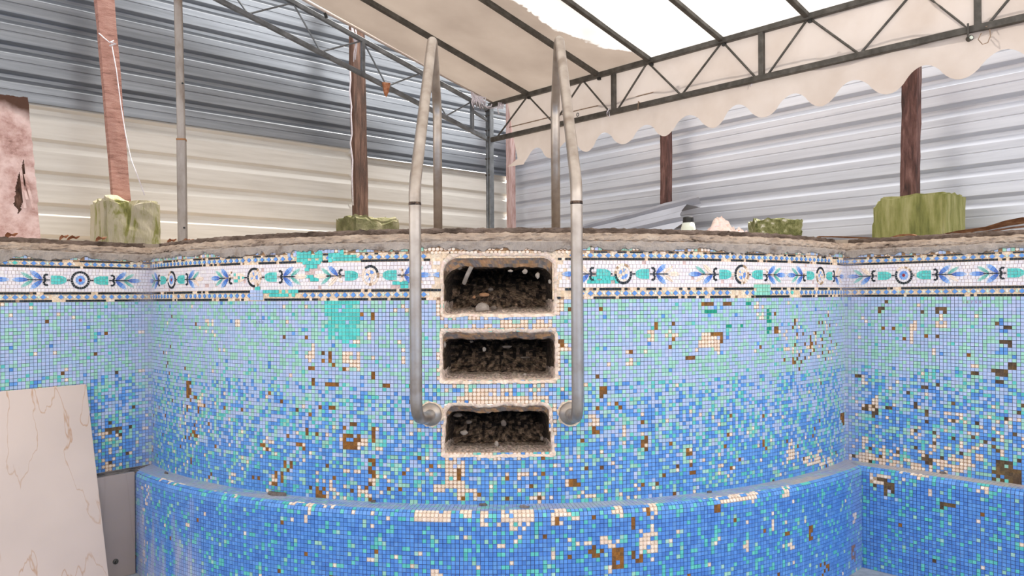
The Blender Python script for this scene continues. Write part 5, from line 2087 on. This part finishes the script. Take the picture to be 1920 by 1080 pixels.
def roof_z(t, r):
    for a, c in zip(RAFT[:-1], RAFT[1:]):
        if a <= t <= c:
            u = (t - a) / (c - a)
            break
    else:
        u = 0
    sag = .022 * math.sin(math.pi * u) * min(1, max(0, r) / .3)
    return ZT + .027 + SLOPE * r - sag + .004 * fbm(t * 3, r * 3, 1.0)


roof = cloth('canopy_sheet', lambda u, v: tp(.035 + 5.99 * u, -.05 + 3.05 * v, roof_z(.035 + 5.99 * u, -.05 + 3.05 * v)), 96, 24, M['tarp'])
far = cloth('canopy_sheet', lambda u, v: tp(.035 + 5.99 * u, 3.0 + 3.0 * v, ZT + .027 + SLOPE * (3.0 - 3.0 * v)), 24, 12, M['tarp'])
hem = MB()
hem.tube([tp(.03, -.05, roof_z(.04, -.05)), tp(.03, 1.5, roof_z(.04, 1.5)), tp(.03, 3.0, roof_z(.04, 3.0))], .012, 8)
o = tbuild(hem, 'canopy_hem', M['valance'], smooth=True)


def val_low(t):
    ph = (t - .503) / .3685
    w = math.cos(2 * math.pi * ph)
    w = math.copysign(abs(w) ** .8, w)
    z = CZ + 1.150 + .056 * w
    if t < .36:
        z = CZ + 1.09
    return z


def val_pt(u, v):
    t = .17 + (5.83) * u
    zb = val_low(t)
    if v > .0 and t < .42:
        t = t + .13 * (1 - v) * (1 - (t - .17) / .25)
    z = zb + (ZT + .02 - zb) * v
    fold = .010 * fbm(t * 4, z * 1.5, 3.0) + .012 * math.sin(t * 11) * (1 - v)
    return tp(t, -.055 + fold, z)


cloth('valance', val_pt, 380, 10, M['valance'])
b = MB()
b.tube([tp(.20 + .29 * k, -.040, ZB + .085 + .006 * fbm(k * .6, 2.0)) for k in range(20)], .004, 6)
tbuild(b, 'valance_seam', M['twine'], smooth=True)
for (px, py) in ((1083, 215), (1272, 163), (1578, 89), (1861, 21)):
    t_ = ((px - CX) / F * T0.y - T0.x) / (UT.x - (px - CX) / F * UT.y)
    d_ = T0.y + UT.y * t_ + .03
    c = at(px, py, d_)
    b = MB()
    ring = [c + UT * .011 * math.cos(a * math.pi / 8) + Vector((0, 0, .013 * math.sin(a * math.pi / 8))) for a in range(17)]
    b.tube(ring, .0032, 6, cap=False)
    tbuild(b, 'eyelet', M['iron_grey'])
q = 1820
t_ = ((q - CX) / F * T0.y - T0.x) / (UT.x - (q - CX) / F * UT.y)
d_ = T0.y + UT.y * t_ - .03
c = at(1820, 71, d_)
b = MB()
b.tube([c + Vector((0, .02, 0)), c - Vector((0, .004, 0))], .014, 16)
o = tbuild(b, 'hook_ring', M['iron'])
b = MB()
b.tube([c - Vector((0, .004, 0)), c - Vector((0, .007, 0))], .009, 14)
o = tbuild(b, 'hook_cap', M['white_plastic'])
b = MB()
b.tube([at(1815, 70, d_), at(1815, 44, d_)], .005, 8)
tbuild(b, 'hook_wire', M['iron'])


def rope_thing(name, strands, r, mat, label, cat='rope'):
    b = MB()
    for s_ in strands:
        b.tube(s_, r, 6)
    return tag(b.build(name, mat, smooth=True), label, cat)


# cords tied to the tent
dd = 6.42
rr = random.Random(77)
st = []
for k in range(9):
    x0, x1 = 884 + rr.uniform(-1, 3), 896 + rr.uniform(-10, 14)
    st.append([at(x0, 172 + rr.uniform(0, 5), dd), at((x0 + x1) / 2 + rr.uniform(-5, 4), 184 + rr.uniform(-3, 4), dd - .03), at(x1, 198 + rr.uniform(-3, 8), dd - .02), at(x1 + rr.uniform(-4, 3), 190 + rr.uniform(-8, 4), dd - .04), at(x0 + 3, 178, dd - .01)])
st.append([at(905, 196, dd), at(913, 201, dd), at(921, 199, dd), at(922, 195, dd)])
st.append([at(874, 155, dd), at(879, 165, dd), at(884, 174, dd)])
rope_thing('rope_bundle', st, .0055, M['rope'], 'looped white rope bundle hanging from the gable truss near the corner post')
st = [[at(914, 203, 6.5), at(928, 202, 6.48), at(941, 198, 6.46)]]
for k in range(4):
    x = 934 + k * 3
    st.append([at(x, 203, 6.5), at(x + .5, 192, 6.46), at(x + 1.5, 196, 6.46), at(x - 1, 204, 6.45)])
st.append([at(935, 198, 6.46), at(933, 206, 6.45), at(936, 214, 6.45)])
rope_thing('rope', st, .0045, M['rope'], 'white cord wound round the eave truss at the corner post')
dg = 5.8
st = [[at(656, 42, dg), at(664, 41, dg - .02), at(675, 37, dg)], [at(655, 46, dg), at(664, 48, dg - .03), at(668, 43, dg)], [at(660, 44, dg), at(663, 60, dg - .02), at(667, 82, dg - .02), at(664, 100, dg - .02), at(663, 116, dg - .02)], [at(664, 44, dg), at(668, 62, dg - .02), at(669, 85, dg - .02), at(666, 112, dg - .02)], [at(659, 48, dg), at(661, 66, dg - .02), at(665, 80, dg - .02)]]
rope_thing('rope', st, .0045, M['rope'], 'white cord dangling from the gable truss before the dark brown post')
dt = 3.9
st = [[at(1858, 24, dt), at(1861, 36, dt - .02), at(1864, 50, dt - .03), at(1858, 60, dt - .02)], [at(1864, 40, dt), at(1874, 30, dt), at(1888, 27, dt), at(1892, 36, dt), at(1880, 41, dt), at(1868, 40, dt)], [at(1840, 62, dt - .06), at(1834, 74, dt - .06), at(1842, 83, dt - .06), at(1852, 80, dt - .06), at(1857, 68, dt - .06), at(1856, 55, dt - .06)], [at(1848, 50, dt - .05), at(1862, 47, dt - .05), at(1878, 52, dt - .05)], [at(1862, 38, dt), at(1868, 44, dt - .04), at(1862, 56, dt - .04)]]
rope_thing('twine', st, .0022, M['twine'], 'brown twine knotted round the eave truss at the far right', 'twine')
dt = 4.85
st = [[at(1404, 140, dt), at(1410, 132, dt), at(1415, 140, dt), at(1408, 148, dt)], [at(1405, 160, dt), at(1404, 146, dt - .03), at(1409, 143, dt - .03), at(1411, 155, dt - .03), at(1407, 162, dt - .03)]]
rope_thing('twine', st, .004, M['rope'], 'pale twine looped round the eave truss by its second upright', 'twine')
dt = 5.65
st = [[at(1141, 205, dt), at(1146, 201, dt), at(1151, 208, dt), at(1148, 216, dt)], [at(1139, 219, dt), at(1138, 211, dt - .03), at(1142, 204, dt - .03)], [at(1143, 220, dt - .03), at(1142, 209, dt - .03)]]
rope_thing('twine', st, .0035, M['rope'], 'pale twine looped round the eave truss by its first upright', 'twine')
dt = 5.42
st = [[at(1198, 191, dt), at(1208, 199, dt - .02)], [at(1216, 200, dt - .03), at(1236, 178, dt), at(1254, 159, dt)], [at(1196, 207, dt - .03), at(1197, 190, dt)]]
rope_thing('twine', st, .003, M['twine'], 'short brown twine stretched across the eave truss right of the handrails', 'twine')

# dead leaf caught on the gable truss
c = at(724, 164, 5.88)
V = []
for i in range(7):
    f_ = i / 6
    w = .030 * (1 - f_) ** .6 + .004
    for k in range(6):
        a = 2 * math.pi * k / 6
        V.append(Vector((w * math.cos(a) * (1 + .3 * fbm(i, k)), .6 * w * math.sin(a), .035 - .105 * f_ + .008 * fbm(i * .7, k * .9))))
Fc = [(i * 6 + k, i * 6 + (k + 1) % 6, (i + 1) * 6 + (k + 1) % 6, (i + 1) * 6 + k) for i in range(6) for k in range(6)] + [tuple(range(5, -1, -1)), tuple(36 + k for k in range(6))]
o = mesh_obj('dead_leaf', V, Fc, M['leaf'], loc=c)
tag(o, 'dead brown curled leaf caught on the gable truss', 'leaf')
# small bats of wasp-like clips: fixing clip on the upper chord
b = MB()
c = at(609, 25, 5.33)
b.bar(c, c + Vector((.012, 0, -.03)), .016, .02)
o = tbuild(b, 'fixing_clip', M['black'], gab)
